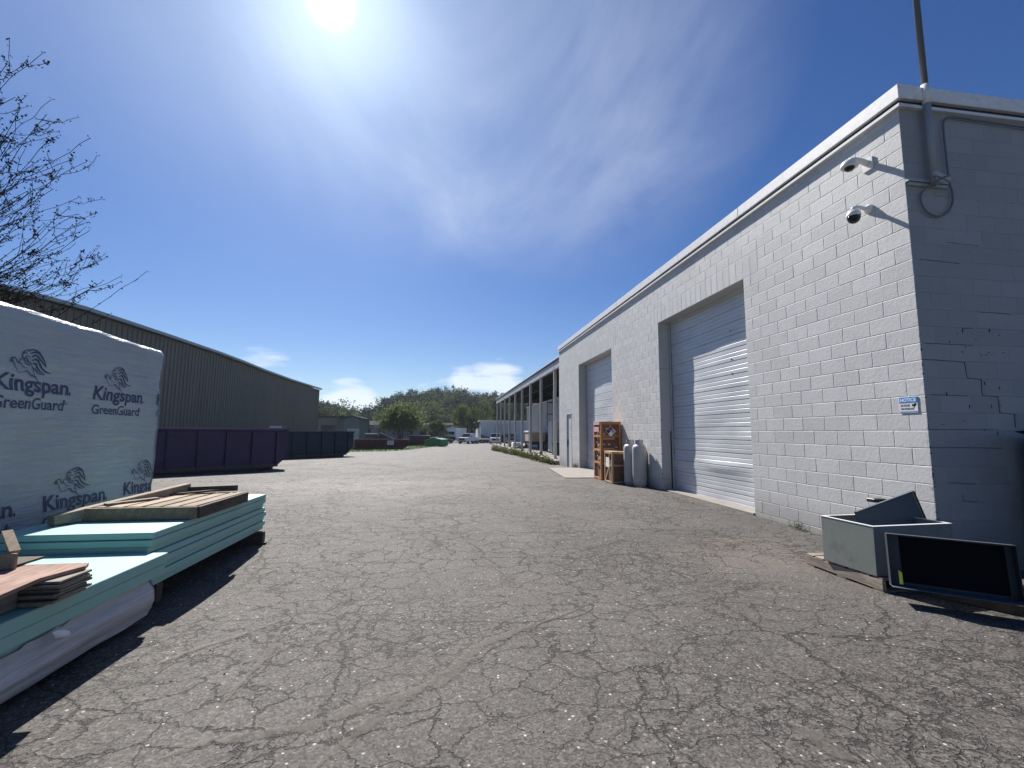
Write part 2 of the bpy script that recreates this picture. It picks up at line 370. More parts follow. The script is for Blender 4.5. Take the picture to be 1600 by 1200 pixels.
M['green'] = mat('green_paint', (.05, .20, .08), .5, var=.12, grime=.3, gcol=(.03, .08, .04))
M['steelrail'] = mat('worn_steel', (.08, .07, .075), .6)
M['rubber'] = flat('rubber', (.02, .02, .02), .8)
M['carwhite'] = flat('white_car_paint', (.75, .76, .77), .25); M['cardark'] = flat('dark_car_paint', (.02, .024, .032), .25); M['carblue'] = flat('blue_car_paint', (.03, .05, .10), .25)
M['carglass'] = flat('car_glass', (.02, .025, .03), .1); M['chrome'] = mat('chrome', (.6, .6, .62), .2, metal=1.)
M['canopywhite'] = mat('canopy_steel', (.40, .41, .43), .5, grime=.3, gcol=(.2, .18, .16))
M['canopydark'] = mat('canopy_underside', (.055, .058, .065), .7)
M['yardwall'] = mat('pale_wall_panel', (.56, .57, .58), .7, var=.07, grime=.3, gscale=.9, gcol=(.3, .28, .26))
M['tanwall'] = mat('tan_wall', (.20, .20, .165), .7); M['greyroof'] = mat('shingle_roof', (.085, .09, .095), 1., spec=0.); M['bluegrey'] = mat('blue_grey_wall', (.16, .18, .19), .7)
M['bark'] = mat('bark', (.075, .06, .05), .9, var=.3, vscale=8); M['twig'] = mat('twig_bark', (.032, .026, .026), .95, var=.3, spec=.1)
M['bud'] = leaf_mat('bud', [(.035, .025, .022), (.05, .04, .025), (.045, .048, .025)], .0)
M['willow'] = leaf_mat('willow_leaf', [(.095, .12, .048), (.13, .16, .062), (.17, .20, .085), (.11, .135, .056)], .5)
M['springleaf'] = leaf_mat('spring_leaf', [(.065, .085, .036), (.10, .13, .052), (.145, .17, .075), (.085, .095, .05)], .5)
M['forest'] = leaf_mat('forest_leaf', [(.040, .055, .036), (.052, .070, .042), (.066, .084, .048), (.070, .070, .056), (.044, .060, .040)], .35)
M['pine'] = leaf_mat('pine_needle', [(.022, .036, .034), (.027, .042, .037), (.024, .038, .034)], .25)
M['grassblade'] = leaf_mat('grass_blade', [(.045, .09, .02), (.075, .13, .03), (.10, .15, .045)], .35)
M['weed'] = leaf_mat('weed_leaf', [(.04, .07, .02), (.08, .11, .035), (.13, .12, .06)], .3)
M['dryweed'] = leaf_mat('dry_weed', [(.20, .17, .09), (.13, .13, .06)], .3)
M['grass'] = mat('grass_ground', (.055, .095, .028), .9, var=.35, vscale=1.5, bump=.4, bscale=20, grime=.4, gscale=.6, gcol=(.10, .09, .05))
M['hill'] = mat('hill_soil', (.03, .035, .02), .95, var=.3, vscale=.05)

# ------------------------------------------------------------------ ground
def ground():
    xs = sorted(set([-420, -350, -180, -90, -60, -45]+[x*1. for x in range(-30, 31, 2)]+[45, 60, 90, 180, 350, 420]))
    ys = [-60, -20, -6]+[y*.5 for y in range(-8, 60)]+[y*1. for y in range(30, 60, 2)]+[y*1. for y in range(60, 130, 5)]+[150, 200, 300, 430]
    mb = MB(); mb.sm = True
    vs = [(x, y, gz(y)) for y in ys for x in xs]; n = len(xs)
    mb.add(vs, [(j*n+i, j*n+i+1, (j+1)*n+i+1, (j+1)*n+i) for j in range(len(ys)-1) for i in range(n-1)])
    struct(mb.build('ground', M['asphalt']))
ground()

def ribbon(mb, att, pts, w0, w1, lift=.004, seed=0):
    """irregular strip of sealant along ground points, with a soft ragged edge attribute"""
    rnd = random.Random(seed); P = [Vector((p[0], p[1], 0)) for p in pts]; fine = []
    for a, b in zip(P, P[1:]):
        k = max(2, int((b-a).length/.12))
        for i in range(k): fine.append(a.lerp(b, i/k))
    fine.append(P[-1]); n = len(fine)
    for i in range(n): fine[i] = fine[i]+Vector((mnoise.noise(Vector((fine[i].x*2.1, fine[i].y*2.1, seed)))*.09, mnoise.noise(Vector((fine[i].x*2.1, fine[i].y*2.1, seed+9)))*.09, 0))
    vs = []; fs = []
    for i, p in enumerate(fine):
        d = (fine[min(i+1, n-1)]-fine[max(i-1, 0)]).normalized(); s = Vector((d.y, -d.x, 0)); t = i/(n-1)
        w = (w0+(w1-w0)*t)*(.6+.9*rnd.random())*min(1, 6*t+.1, 6*(1-t)+.1)
        for k in range(5):
            q = p+s*(w*(k/4-.5)); vs.append((q.x, q.y, gz(q.y)+lift)); att.append((0, .7, 1., .7, 0)[k])
    for i in range(n-1):
        for k in range(4): fs.append((i*5+k, i*5+k+1, (i+1)*5+k+1, (i+1)*5+k))
    mb.add(vs, fs)
def seals():
    L = [([(740, 728), (775, 752), (815, 775), (838, 800)], .10, .10), ([(775, 752), (752, 775), (795, 800)], .08, .10), ([(815, 775), (850, 800), (930, 815)], .07, .07), ([(480, 818), (640, 812), (760, 803)], .06, .05), ([(820, 808), (920, 812)], .06, .05),
         ([(955, 870), (975, 930), (990, 980), (1010, 1030)], .08, .11), ([(905, 950), (800, 990), (700, 1050), (640, 1082), (560, 1110)], .07, .14), ([(640, 1082), (480, 1130), (330, 1165), (255, 1195)], .16, .12), ([(660, 1075), (560, 1150), (480, 1199)], .12, .13),
         ([(455, 965), (400, 985), (330, 1005), (240, 1040)], .06, .10), ([(455, 965), (400, 1040), (350, 1110), (330, 1140)], .05, .06), ([(1200, 1120), (1280, 1160), (1350, 1199)], .09, .15), ([(400, 722), (520, 722), (650, 730)], .14, .12), ([(760, 740), (900, 742), (980, 748)], .10, .08)]
    mb = MB(); att = []
    for i, (p, a, b) in enumerate(L): ribbon(mb, att, [tuple(onG(x, y))[:2] for x, y in p], a, b, .004+.0004*i, i)
    o = mb.build('pavement_crack_filler', M['seal']); at = o.data.attributes.new('edge', 'FLOAT', 'POINT'); at.data.foreach_set('value', att)
    struct(o)
seals()

def poly_sheet(name, pts, m, lift):
    bm = bmesh.new(); vs = [bm.verts.new((p[0], p[1], 0)) for p in pts]; bm.faces.new(vs)
    bmesh.ops.triangulate(bm, faces=bm.faces[:])
    for _ in range(4): bmesh.ops.subdivide_edges(bm, edges=[e for e in bm.edges if e.calc_length() > 1.2], cuts=1, use_grid_fill=True)
    for v in bm.verts: v.co.z = gz(v.co.y)+lift
    me = bpy.data.meshes.new(name); bm.to_mesh(me); bm.free(); me.materials.append(m); o = bpy.data.objects.new(name, me); COL.objects.link(o); return o
gp = [(548, 706), (562, 706), (600, 705.5), (640, 703), (668, 699.5), (700, 694.5), (672, 693.4), (640, 693.2), (548, 693.2), (500, 695), (480, 706)]
GR = [tuple(onG(x, y))[:2] for x, y in gp]
struct(poly_sheet('grass_verge', GR, M['grass'], .012))
def inpoly(x, y, P):
    c = False; j = len(P)-1
    for i in range(len(P)):
        if (P[i][1] > y) != (P[j][1] > y) and x < (P[j][0]-P[i][0])*(y-P[i][1])/(P[j][1]-P[i][1])+P[i][0]: c = not c
        j = i
    return c
def grass_blades():
    mb = MB(); rnd = random.Random(3); x0, x1 = min(p[0] for p in GR), max(p[0] for p in GR); y0, y1 = min(p[1] for p in GR), max(p[1] for p in GR); k = 0
    while k < 9000:
        x, y = rnd.uniform(x0, x1), rnd.uniform(y0, y1)
        if not inpoly(x, y, GR): continue
        k += 1
        h = rnd.uniform(.05, .2)*(1+mnoise.noise(Vector((x*.5, y*.5, 0)))); a = rnd.uniform(0, 6.28); w = .03; z = gz(y)+.01
        mb.add([(x-w*math.cos(a), y-w*math.sin(a), z), (x+w*math.cos(a), y+w*math.sin(a), z), (x+rnd.uniform(-.05, .05), y+rnd.uniform(-.05, .05), z+h)], [(0, 1, 2)])
    struct(mb.build('grass', M['grassblade']), 'stuff')
grass_blades()
# loose grit
def grit():
    mb = MB(); rnd = random.Random(5)
    for i in range(900):
        if i % 3: x, y = rnd.uniform(-2.2, 5.2), rnd.uniform(.7, 9)
        else: x, y = 5.3-abs(rnd.gauss(0, .35)), rnd.uniform(4.6, 14)
        if x < -2: continue
        r = rnd.uniform(.003, .009)*(1 if i % 3 else 1.3); z = gz(y)+r*.5
        vs = [(x+r*math.cos(a)*rnd.uniform(.6, 1.3), y+r*math.sin(a)*rnd.uniform(.6, 1.3), z-r*.6) for a in (0, 1.3, 2.5, 3.8, 5.)]+[(x+rnd.uniform(-r, r)*.4, y+rnd.uniform(-r, r)*.4, z+r*.5)]
        mb.add(vs, [(0, 1, 5), (1, 2, 5), (2, 3, 5), (3, 4, 5), (4, 0, 5)])
    struct(mb.build('gravel', mat('grit', (.26, .24, .22), .85, var=.5, vscale=30)), 'stuff')
grit()

# ------------------------------------------------------------------ thin air over the whole place
def haze():
    m = bpy.data.materials.new('haze_air'); m.use_nodes = True; t = NT(m.node_tree); out = m.node_tree.nodes['Material Output']; m.node_tree.nodes.remove(m.node_tree.nodes['Principled BSDF'])
    v = t.n('ShaderNodeVolumePrincipled'); v.inputs['Color'].default_value = (.72, .84, 1., 1); v.inputs['Density'].default_value = HZ; v.inputs['Anisotropy'].default_value = .35
    t.L.new(v.outputs[0], out.inputs['Volume'])
    mb = MB(); mb.box((-430, -70, -3.), (430, 440, 60)); struct(mb.build('haze', m), 'stuff')
HZ = .00018
haze()

def litter():
    rnd = random.Random(15); mb = MB()
    for i in range(420):
        y = rnd.uniform(4.6, 21); x = 5.42-abs(rnd.gauss(0, .10 if rnd.random() < .75 else .5)); 
        if 7.4 < y < 11 and x > 5.1: x = 5.1-abs(rnd.gauss(0, .1))
        z = gz(y)+.004; s = rnd.uniform(.006, .022); a = rnd.uniform(0, 6.28); u = Vector((math.cos(a), math.sin(a), rnd.uniform(-.2, .5))).normalized()*s; v = Vector((-math.sin(a), math.cos(a), rnd.uniform(-.2, .6))).normalized()*s*.55; c = Vector((x, y, z+s*.4))
        mb.quad(c-u, c-v*.8, c+u, c+v)
    struct(mb.build('leaf_litter', leaf_mat('dead_leaf', [(.12, .075, .04), (.20, .14, .08), (.08, .055, .035), (.26, .22, .15)], .1)), 'stuff')
litter()

# ------------------------------------------------------------------ block building
XW, YC, YE = 5.43, 4.42, 21.7
ZL = 1.549; BH, BL = .2032, .4068
OPEN = [(7.47, 10.95, 4.394, .32, True), (14.4, 18.28, 4.36, .32, True), (19.42, 20.32, 2.38, .09, False)]
ZTOP, ZBOT = 5.61, -.30
def block_course(mb, o, u, nrm, ulen, z0, z1, off, holes, relief=.006, gap=.005, jit=.0012, rnd=random):
    """one course of bevelled blocks on the plane o + u*s, facing nrm; holes = list of (s0, s1)"""
    s = -off
    while s < ulen:
        a, b = max(s, 0), min(s+BL, ulen); s += BL
        segs = [(a, b)]
        for h0, h1 in holes:
            ns = []
            for p, q in segs:
                if q <= h0 or p >= h1: ns.append((p, q))
                else:
                    if p < h0: ns.append((p, h0))
                    if q > h1: ns.append((h1, q))
            segs = ns
        for p, q in segs:
            if q-p < .03: continue
            one_block(mb, o, u, nrm, p, q, z0, z1, relief, gap, jit, rnd)
def one_block(mb, o, u, nrm, p, q, z0, z1, relief, gap, jit, rnd):
    g = gap/2; e = .005 if relief < .005 and relief > .002 else .0045; j = [rnd.uniform(-jit, jit) for _ in range(4)]; out = []
    corners = ((p+g, z0+g), (q-g, z0+g), (q-g, z1-g), (p+g, z1-g)); inn = ((p+g+e, z0+g+e), (q-g-e, z0+g+e), (q-g-e, z1-g-e), (p+g+e, z1-g-e))
    vs = [o+u*s-nrm*relief+Vector((0, 0, z)) for s, z in corners]+[o+u*s+nrm*(jj+rnd.uniform(-jit, jit)*.2)+Vector((0, 0, z)) for (s, z), jj in zip(inn, j)]
    fs = [(4, 5, 6, 7), (0, 1, 5, 4), (1, 2, 6, 5), (2, 3, 7, 6), (3, 0, 4, 7)]
    mb.add(vs, fs)

def main_building():
    root = empty('block_building', (12, 13, 0), 'pale grey painted concrete block building with two roll-up doors beside the yard', 'building')
    rnd = random.Random(11)
    # core walls with recessed openings
    mb = MB(); x0, x1 = XW+.0023, XW+.36; y = YC+.006
    for a, b, zt, d, _ in OPEN:
        mb.box((x0, y, ZBOT), (x1, a, ZTOP)); mb.box((x0, a, zt), (x1, b, ZTOP)); y = b
    mb.box((x0, y, ZBOT), (x1, YE, ZTOP))
    core = mb
    core.box((x1, YC+.006, ZBOT), (26, YC+.4, ZTOP)); core.box((x1, YE-.3, ZBOT), (26, YE, ZTOP)); core.box((25.7, YC+.4, ZBOT), (26, YE-.3, ZTOP))
    mb.build('wall_core', M['mortar'], root)
    bl = MB(); n0 = -9; o = Vector((XW, YC, 0)); u = Vector((0, 1, 0)); nr = Vector((-1, 0, 0))
    zsol = ZL+BH*14
    for n in range(n0, 20):
        z0, z1 = ZL+n*BH, ZL+(n+1)*BH
        holes = []
        for a, b, zt, d, big in OPEN:
            if z1 <= zt+.05: holes.append((a-YC, b-YC))
            elif big and n in (14, 15): holes.append((a-YC-.41, b-YC+.41))
            elif z0 < zt: holes.append((a-YC, b-YC))
        off = 0 if n % 2 else BL/2
        block_course(bl, o, u, nr, YE-YC, z0, z1, off, holes, relief=.0024, gap=.006, jit=.0009, rnd=rnd)
    for a, b, zt, d, big in OPEN:          # soldier courses over the big doors
        if not big: continue
        s = a-YC-.41; k = round((b-a+.82)/BH); st = (b-a+.82)/k
        for i in range(k): one_block(bl, o, u, nr, s+i*st, s+(i+1)*st, zsol if a < 12 else 4.364, zsol+2*BH, .0024, .006, .0009, rnd)
    bl.build('block_facing', M['block'], root)
    # end wall (thick paint, joints almost filled)
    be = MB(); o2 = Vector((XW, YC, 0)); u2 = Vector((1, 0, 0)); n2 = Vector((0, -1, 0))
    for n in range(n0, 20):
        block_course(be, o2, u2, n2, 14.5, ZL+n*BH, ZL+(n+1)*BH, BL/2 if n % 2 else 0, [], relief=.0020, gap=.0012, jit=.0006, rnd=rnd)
    be.build('end_wall', M['blockshade'], root)
    # stepped settlement cracks and scars on the end wall
    def crackpx(pts, w=.004):
        ck = MB()
        P = [atY(x, y, YC-.002) for x, y in pts]; Pn = [P[0]]
        for a, b in zip(P, P[1:]):
            k = max(1, int((b-a).length/.05))
            for i in range(1, k+1):
                q = a.lerp(b, i/k); Pn.append(q+Vector((rnd.uniform(-.003, .003), 0, rnd.uniform(-.003, .003))))
        for a, b in zip(Pn, Pn[1:]): ck.bar(a, b, .004, w*rnd.uniform(.5, 1.3), up=(0, 1, 0))
        ck.build('wall_crack', M['darkgap'], root)
    crackpx([(1441, 561), (1485, 564), (1507, 566), (1511, 590), (1533, 593), (1535, 618), (1559, 620), (1562, 645), (1585, 647), (1587, 668)], .006)
    crackpx([(1527, 487), (1580, 491)], .002); crackpx([(1445, 536), (1520, 540)], .003); crackpx([(1504, 520), (1504, 513), (1519, 513)], .005)
    crackpx([(1450, 671), (1560, 671)], .003); crackpx([(1453, 699), (1565, 700)], .004); crackpx([(1480, 754), (1525, 756)], .007); crackpx([(1504, 773), (1506, 783), (1528, 784)], .004); crackpx([(1455, 616), (1512, 619)], .003)
    crackpx([(1480, 379), (1530, 384)], .0015); crackpx([(1437, 405), (1500, 412)], .0015)
    for i in range(26):
        x, y = rnd.uniform(1470, 1575), rnd.uniform(515, 560) if i < 14 else rnd.uniform(600, 690); P = atY(x, y, YC-.002); L = rnd.uniform(.008, .05)
        ck = MB(); ck.bar(P, P+(Vector((L, 0, 0)) if rnd.random() < .6 else Vector((0, 0, L))), .004, rnd.uniform(.004, .012), up=(0, 1, 0)); ck.build('wall_scar', M['darkgap'], root)
    # chipped corner
    for i in range(16):
        ch = MB()
        z = rnd.uniform(.25, 2.9); r = rnd.uniform(.008, .022); c = Vector((XW+.0, YC+.0, z))
        vs = [c+Vector((rnd.uniform(-.4, .6)*r, rnd.uniform(-.4, .6)*r, rnd.uniform(-1, 1)*r*1.4)) for _ in range(8)]
        bm = bmesh.new(); [bm.verts.new(v) for v in vs]; bmesh.ops.convex_hull(bm, input=bm.verts); bm.verts.index_update()
        ch.add([v.co.copy() for v in bm.verts], [[v.index for v in f.verts] for f in bm.faces]); bm.free(); ch.build('corner_chip', M['darkgap'], root)
    # roof deck + coping
    rf = MB(); rf.box((XW+.02, YC+.02, ZTOP), (26, YE-.02, ZTOP+.1)); rf.build('roof', M['roofmetal'], root)
    cp = MB(); segs = [YC-.07, 7.44, 10.6, 13.7, 16.9, YE+.05]
    for i, (a, b) in enumerate(zip(segs, segs[1:])):
        dz = .004*(i % 2); cp.box((XW-.065-.002*(i % 2), a+.003, 5.60), (XW+.15, b-.003, 5.785-dz), bev=.006)
    cp.box((XW+.15, YC-.068, 5.602), (26.1, YC+.2, 5.78), bev=.006)
    cp.box((XW+.15, YE-.12, 5.602), (26.1, YE+.048, 5.78))
    cp.build('coping', M['coping'], root)
    gp_ = MB(); gp_.box((XW-.02, YC-.02, 5.545), (XW+.1, YE+.01, 5.602)); gp_.box((XW+.1, YC-.02, 5.545), (26.05, YC+.1, 5.602)); gp_.build('coping_recess', M['darkgap'], root)
    tr = MB(); tr.box((XW-.055, YC-.055, 5.50), (XW+.03, YE+.03, 5.545), bev=.004); tr.box((XW+.03, YC-.05, 5.503), (26.03, YC+.05, 5.543)); tr.build('coping_trim', M['whitemetal'], root)
    # roll-up doors
    for a, b, zt, d, big in OPEN:
        if not big: continue
        dm = MB(); dm.sm = False; X = XW+d; zb = .03; zt2 = zt+.04
        prof = []; H = .268; k = int((zt2-zb)/H)+1
        for i in range(k):
            z = zb+i*H
            for dzz, dx in ((0, .018), (.009, .018), (.012, 0), (.080, 0), (.090, .007), (.098, .007), (.100, 0), (.166, 0), (.177, .007), (.185, .007), (.187, 0), (.254, 0), (.264, .018)):
                if z+dzz <= zt2: prof.append((z+dzz, dx))
        ny = 26
        vs = []
        for i in range(ny+1):
            yy = a-.05+(b-a+.1)*i/ny
            for z, dx in prof:
                w = .012*math.sin(yy*1.7+z*.9)+.018*math.exp(-((z-1.35)/.35)**2)*math.sin(yy*2.2)-.02*math.exp(-((z-.8)/.12)**2)*(1+.5*math.sin(yy*3))+.010*mnoise.noise(Vector((yy*1.3, z*2.2, 0)))
                vs.append((X+dx+w, yy, z))
        n = len(prof); dm.add(vs, [(i*n+j, i*n+j+1, (i+1)*n+j+1, (i+1)*n+j) for i in range(ny) for j in range(n-1)])
        dr_ = dm.build('roll_up_door', M['door'], root)
        tk = MB(); tk.box((X-.05, b-.055, 0), (X-.012, b-.002, zt-.002)); tk.build('door_track', M['grey'], root); tk = MB(); tk.box((X-.05, a+.002, 0), (X-.012, a+.045, zt-.002)); tk.build('door_track', M['grey'], root)
        bs = MB(); bs.box((X-.025, a+.05, gz((a+b)/2)+.0), (X+.02, b-.05, .045)); bs.build('bottom_seal', M['rubber'], dr_)
        if a < 12:
            for zc in (3.62, 3.02, 2.72):
                mb2 = MB(); P = Vector((X-.012, 8.38, zc)); mb2.box(P-Vector((.006, .008, .018)), P+Vector((.006, .008, .018))); mb2.build('door_latch', M['black'], dr_)
            th = MB(); th.box((XW-.03, a+.0, -.06), (X+.03, b+.0, .02+gz(9)), bev=.006); th.build('door_sill', M['concrete'], root)
            # dark rubber draft strip at the far jamb
            st = MB(); st.box((X-.075, b-.018, .1), (X-.052, b-.004, 1.55)); st.build('draft_strip', M['black'], root)
    # personnel door
    a, b, zt, d, _ = OPEN[2]
    fr = MB(); fr.box((XW-.012, a-.0, -.1), (XW+.07, a+.05, zt)); fr.box((XW-.012, b-.05, -.1), (XW+.07, b, zt)); fr.box((XW-.012, a+.05, zt-.05), (XW+.07, b-.05, zt)); fr.build('door_frame', M['steeldoor'], root)
    pd = MB(); pd.box((XW+.045, a+.052, -.06), (XW+.089, b-.052, zt-.052)); pdo = pd.build('steel_door', M['steeldoor'], root)
    for z in (.25, 1.15, 2.05): hg = MB(); hg.box((XW+.02, a+.054, z), (XW+.043, a+.085, z+.12)); hg.build('hinge', M['black'], pdo)
    hd = MB(); hd.bar((XW+.02, b-.13, 1.15), (XW+.02, b-.1, .85), .02); hd.box((XW+.02, b-.16, .95), (XW+.043, b-.08, 1.2)); hd.build('handle', M['black'], pdo)
    for i in range(5): mk = MB(); mk.box((XW+.041, a+.35+.05*(i % 3), 1.3+i*.13), (XW+.0445, a+.42+.06*(i % 2), 1.33+i*.13)); mk.build('scuff_mark', M['darkgap'], pdo)
    # block joints and chips on the far jambs
    jb = MB()
    for a, b, zt, d, big in OPEN[:2]:
        for z in (ZL+BH*8, ZL-BH*6): jb.box((XW+.001, b-.0018, z), (XW+.3, b+.001, z+.005))
        for i in range(9):
            z = rnd.uniform(.2, 2.); jb.box((XW-.001, b-.002, z), (XW+rnd.uniform(.005, .02), b+.002, z+rnd.uniform(.01, .05)))
    jb.build('jamb_joint', M['darkgap'], root)
    return root
BLD = main_building()
# concrete apron before the far door
ap = MB(); A = onG(862, 734.5); B = onG(893, 750.5); 
ap.prism([(A.x-.05, 18.4, -.12), (B.x-.02, 14.35, -.12), (XW+.34, 14.35, -.12), (XW+.34, 18.4, -.12)], (0, 0, .12+.045)); struct(ap.build('concrete_apron', M['concrete']))

# fixtures on the corner
def fixtures():
    r = empty('security_camera', atX(1357, 262, XW), 'white dome security camera on a wall bracket, upper of the two', 'security camera', 'security cameras at the building corner')
    c = atX(1357, 258, XW); y, z = c.y, c.z
    m = MB(); m.box((XW-.02, y-.075, z-.085), (XW-.001, y+.075, z+.085), bev=.006); m.build('mount_plate', M['camwhite'], r)
    m = MB(); m.sm = True; m.tube([(XW-.02, y, z+.02), (XW-.10, y, z+.045), (XW-.20, y, z+.05), (XW-.27, y, z+.03)], [.04, .036, .036, .04], 12); m.build('bracket', M['camwhite'], r)
    d = Vector((XW-.29, y, z-.03)); tilt = Matrix.Rotation(R_(0), 4, 'Y')
    m = MB(); m.lathe([(.012, .075), (.045, .068), (.075, .045), (.095, .01), (.10, -.02), (.094, -.032), (.075, -.034)], d, 28, tilt); m.build('dome_housing', M['camwhite'], r)
    m = MB(); m.lathe([(.06, -.034), (.056, -.055), (.038, -.075), (.012, -.083)], d, 24, tilt); m.build('lens_dome', M['glassdark'], r)
    r = empty('security_camera', atX(1356, 327, XW), 'white ball-shaped security camera with black dome, lower of the two', 'security camera', 'security cameras at the building corner')
    c = atX(1358, 327, XW); y, z = c.y, c.z
    m = MB(); m.lathe([(.062, 0), (.062, .012), (.045, .04), (.03, .06)], (XW-.001, y, z), 20, Matrix.Rotation(R_(-90), 4, 'Y')); m.build('mount_plate', M['camwhite'], r)
    m = MB(); m.tube([(XW-.04, y, z), (XW-.12, y, z+.012), (XW-.20, y, z+.012), (XW-.235, y, z-.01), (XW-.24, y, z-.04)], [.026, .026, .026, .03, .034], 12); m.build('bracket', M['camwhite'], r)
    d = Vector((XW-.24, y, z-.10))
    m = MB(); m.lathe([(.03, .065), (.06, .052), (.078, .02), (.082, -.01), (.078, -.022)], d, 26); m.build('dome_housing', M['camwhite'], r)
    m = MB(); m.lathe([(.076, -.022), (.074, -.05), (.06, -.082), (.035, -.104), (.01, -.112)], d, 26); m.build('lens_dome', M['glassdark'], r)
    # antenna mast
    x = 5.745; yy = YC-.075
    r = empty('antenna_mast', (x, yy, 4.4), 'tall thin grey metal mast strapped to the end wall by the corner', 'mast')
    m = MB(); m.tube([(x, yy, 4.50), (x, yy, 5.55)], .040, 16); m.build('conduit_sleeve', M['blockshade'], r)  # white conduit, coloured with the end wall's shade-darkened paint
    m = MB(); m.tube([(x, yy, 5.55), (x, yy, 5.80)], .043, 16); m.build('collar', M['coping'], r)
    m = MB(); m.tube([(x, yy, 5.80), (x, yy, 10.5)], .034, 16); m.build('pole', mat('mast_steel', (.10, .115, .14), .5), r)
    m = MB(); m.box((x-.32, YC-.045, 4.545), (x+.24, YC-.001, 4.58)); m.box((x-.3, YC-.03, 4.50), (x+.24, YC-.003, 4.535)); m.build('crossbar', M['grey'], r)
    m = MB(); m.bar((x-.09, yy-.07, 4.60), (x+.12, yy-.07, 4.53), .03, .05); m.box((x-.05, yy-.066, 4.50), (x+.06, yy-.05, 4.55)); m.build('clamp', M['grey'], r)
    # coax cable
    L = [(1600, 199), (1540, 190), (1497, 184), (1482, 183), (1476, 188), (1474, 200), (1478, 240), (1483, 283), (1488, 300), (1488, 318), (1480, 332), (1466, 338), (1450, 332), (1440, 318), (1441, 300), (1449, 290), (1466, 283)]
    P = [atY(a, b, YC-.035) for a, b in L]
    for i in (-1, -2): P[i].y = YC-.16
    sm = []
    for i in range(len(P)-1):
        p0, p1, p2, p3 = P[max(i-1, 0)], P[i], P[i+1], P[min(i+2, len(P)-1)]
        for k in range(6):
            t = k/6; sm.append(.5*((2*p1)+(p2-p0)*t+(2*p0-5*p1+4*p2-p3)*t*t+(3*p1-p0-3*p2+p3)*t**3))
    sm.append(P[-1]); ext = atY(1600, 199, YC-.035); sm = [ext+Vector((6, 0, .0))]+sm
    m = MB(); m.tube(sm, .011, 8); o = m.build('coax_cable', M['cable']); tag(o, 'dark cable coiled in a hanging loop on the shaded end wall', 'cable')
fixtures()

# ------------------------------------------------------------------ text helper
def text_mesh(body, size, bold=0., ext=0.):
    cu = bpy.data.curves.new('t', 'FONT'); cu.body = body; cu.size = size; cu.offset = bold; cu.extrude = ext; cu.resolution_u = 3
    ob = bpy.data.objects.new('t', cu); COL.objects.link(ob)
    dg = bpy.context.evaluated_depsgraph_get(); me = bpy.data.meshes.new_from_object(ob.evaluated_get(dg))
    vs = [v.co.copy() for v in me.vertices]; fs = [tuple(p.vertices) for p in me.polygons]
    bpy.data.objects.remove(ob); bpy.data.curves.remove(cu); bpy.data.meshes.remove(me)
    return vs, fs
def put_text(mb, body, o, u, v, width=None, height=.1, bold=0., nrm=None, lift=0., fn=None):
    """text with its baseline start at o, running along u, up v, optional exact width"""
    vs, fs = text_mesh(body, 1., bold)
    if not vs: return
    x0, x1 = min(p.x for p in vs), max(p.x for p in vs); sc = height/.72; sx = (width/(x1-x0)) if width else sc
    out = []
    for p in vs:
        q = o+u*((p.x-x0)*sx)+v*(p.y*sc)
        if nrm is not None: q = q+nrm*lift
        out.append(fn(q) if fn else q)
    mb.add(out, fs)

# NOTICE sign
def notice_sign():
    a, b = atX(1405, 621, XW), atX(1436, 644.5, XW); y1, y0, z1, z0 = a.y, b.y, a.z, b.z
    r = empty('notice_sign', (XW, (y0+y1)/2, z0), 'small blue and white NOTICE sign on the sunlit block wall near the corner', 'sign')
    X = XW-.008; m = MB(); m.box((X, y0, z0), (XW-.0015, y1, z1), bev=.001); m.build('sign_panel', flat('sign_white', (.72, .74, .75), .4), r)
    h = z1-z0; w = y1-y0; u = Vector((0, -1, 0)); v = Vector((0, 0, 1)); blue = flat('sign_blue', (.02, .22, .62), .4); X2 = X-.0015
    m = MB(); m.box((X2, y0+.004, z0+h*.62), (X-.0002, y1-.004, z1-.004)); m.box((X2, y0+.004, z0+h*.05), (X-.0002, y1-.004, z0+h*.09)); m.build('header_band', blue, r)
    m = MB(); put_text(m, 'NOTICE', Vector((X2-.001, y1-w*.07, z0+h*.70)), u, v, w*.86, h*.21, .03); m.build('header_lettering', flat('sign_lettering_white', (.85, .86, .88), .4), r)
    m = MB(); put_text(m, '24 HOUR', Vector((X2+.0002, y1-w*.07, z0+h*.40)), u, v, w*.52, h*.13, .03); put_text(m, 'VIDEO SURVEILLANCE', Vector((X2+.0002, y1-w*.07, z0+h*.20)), u, v, w*.72, h*.11, .03); m.build('message_lettering', M['black'], r)
    m = MB(); P = Vector((X2+.0002, y1-w*.78, z0+h*.46))
    m.box(P-Vector((.0008, w*.10, h*.05)), P+Vector((0, w*.08, h*.07))); m.box(P-Vector((.0008, w*.14, -h*.02)), P+Vector((0, -w*.05, h*.12))); m.box(P-Vector((.0008, w*.03, h*.14)), P+Vector((0, 0, -h*.05))); m.build('camera_symbol', M['black'], r)
notice_sign()

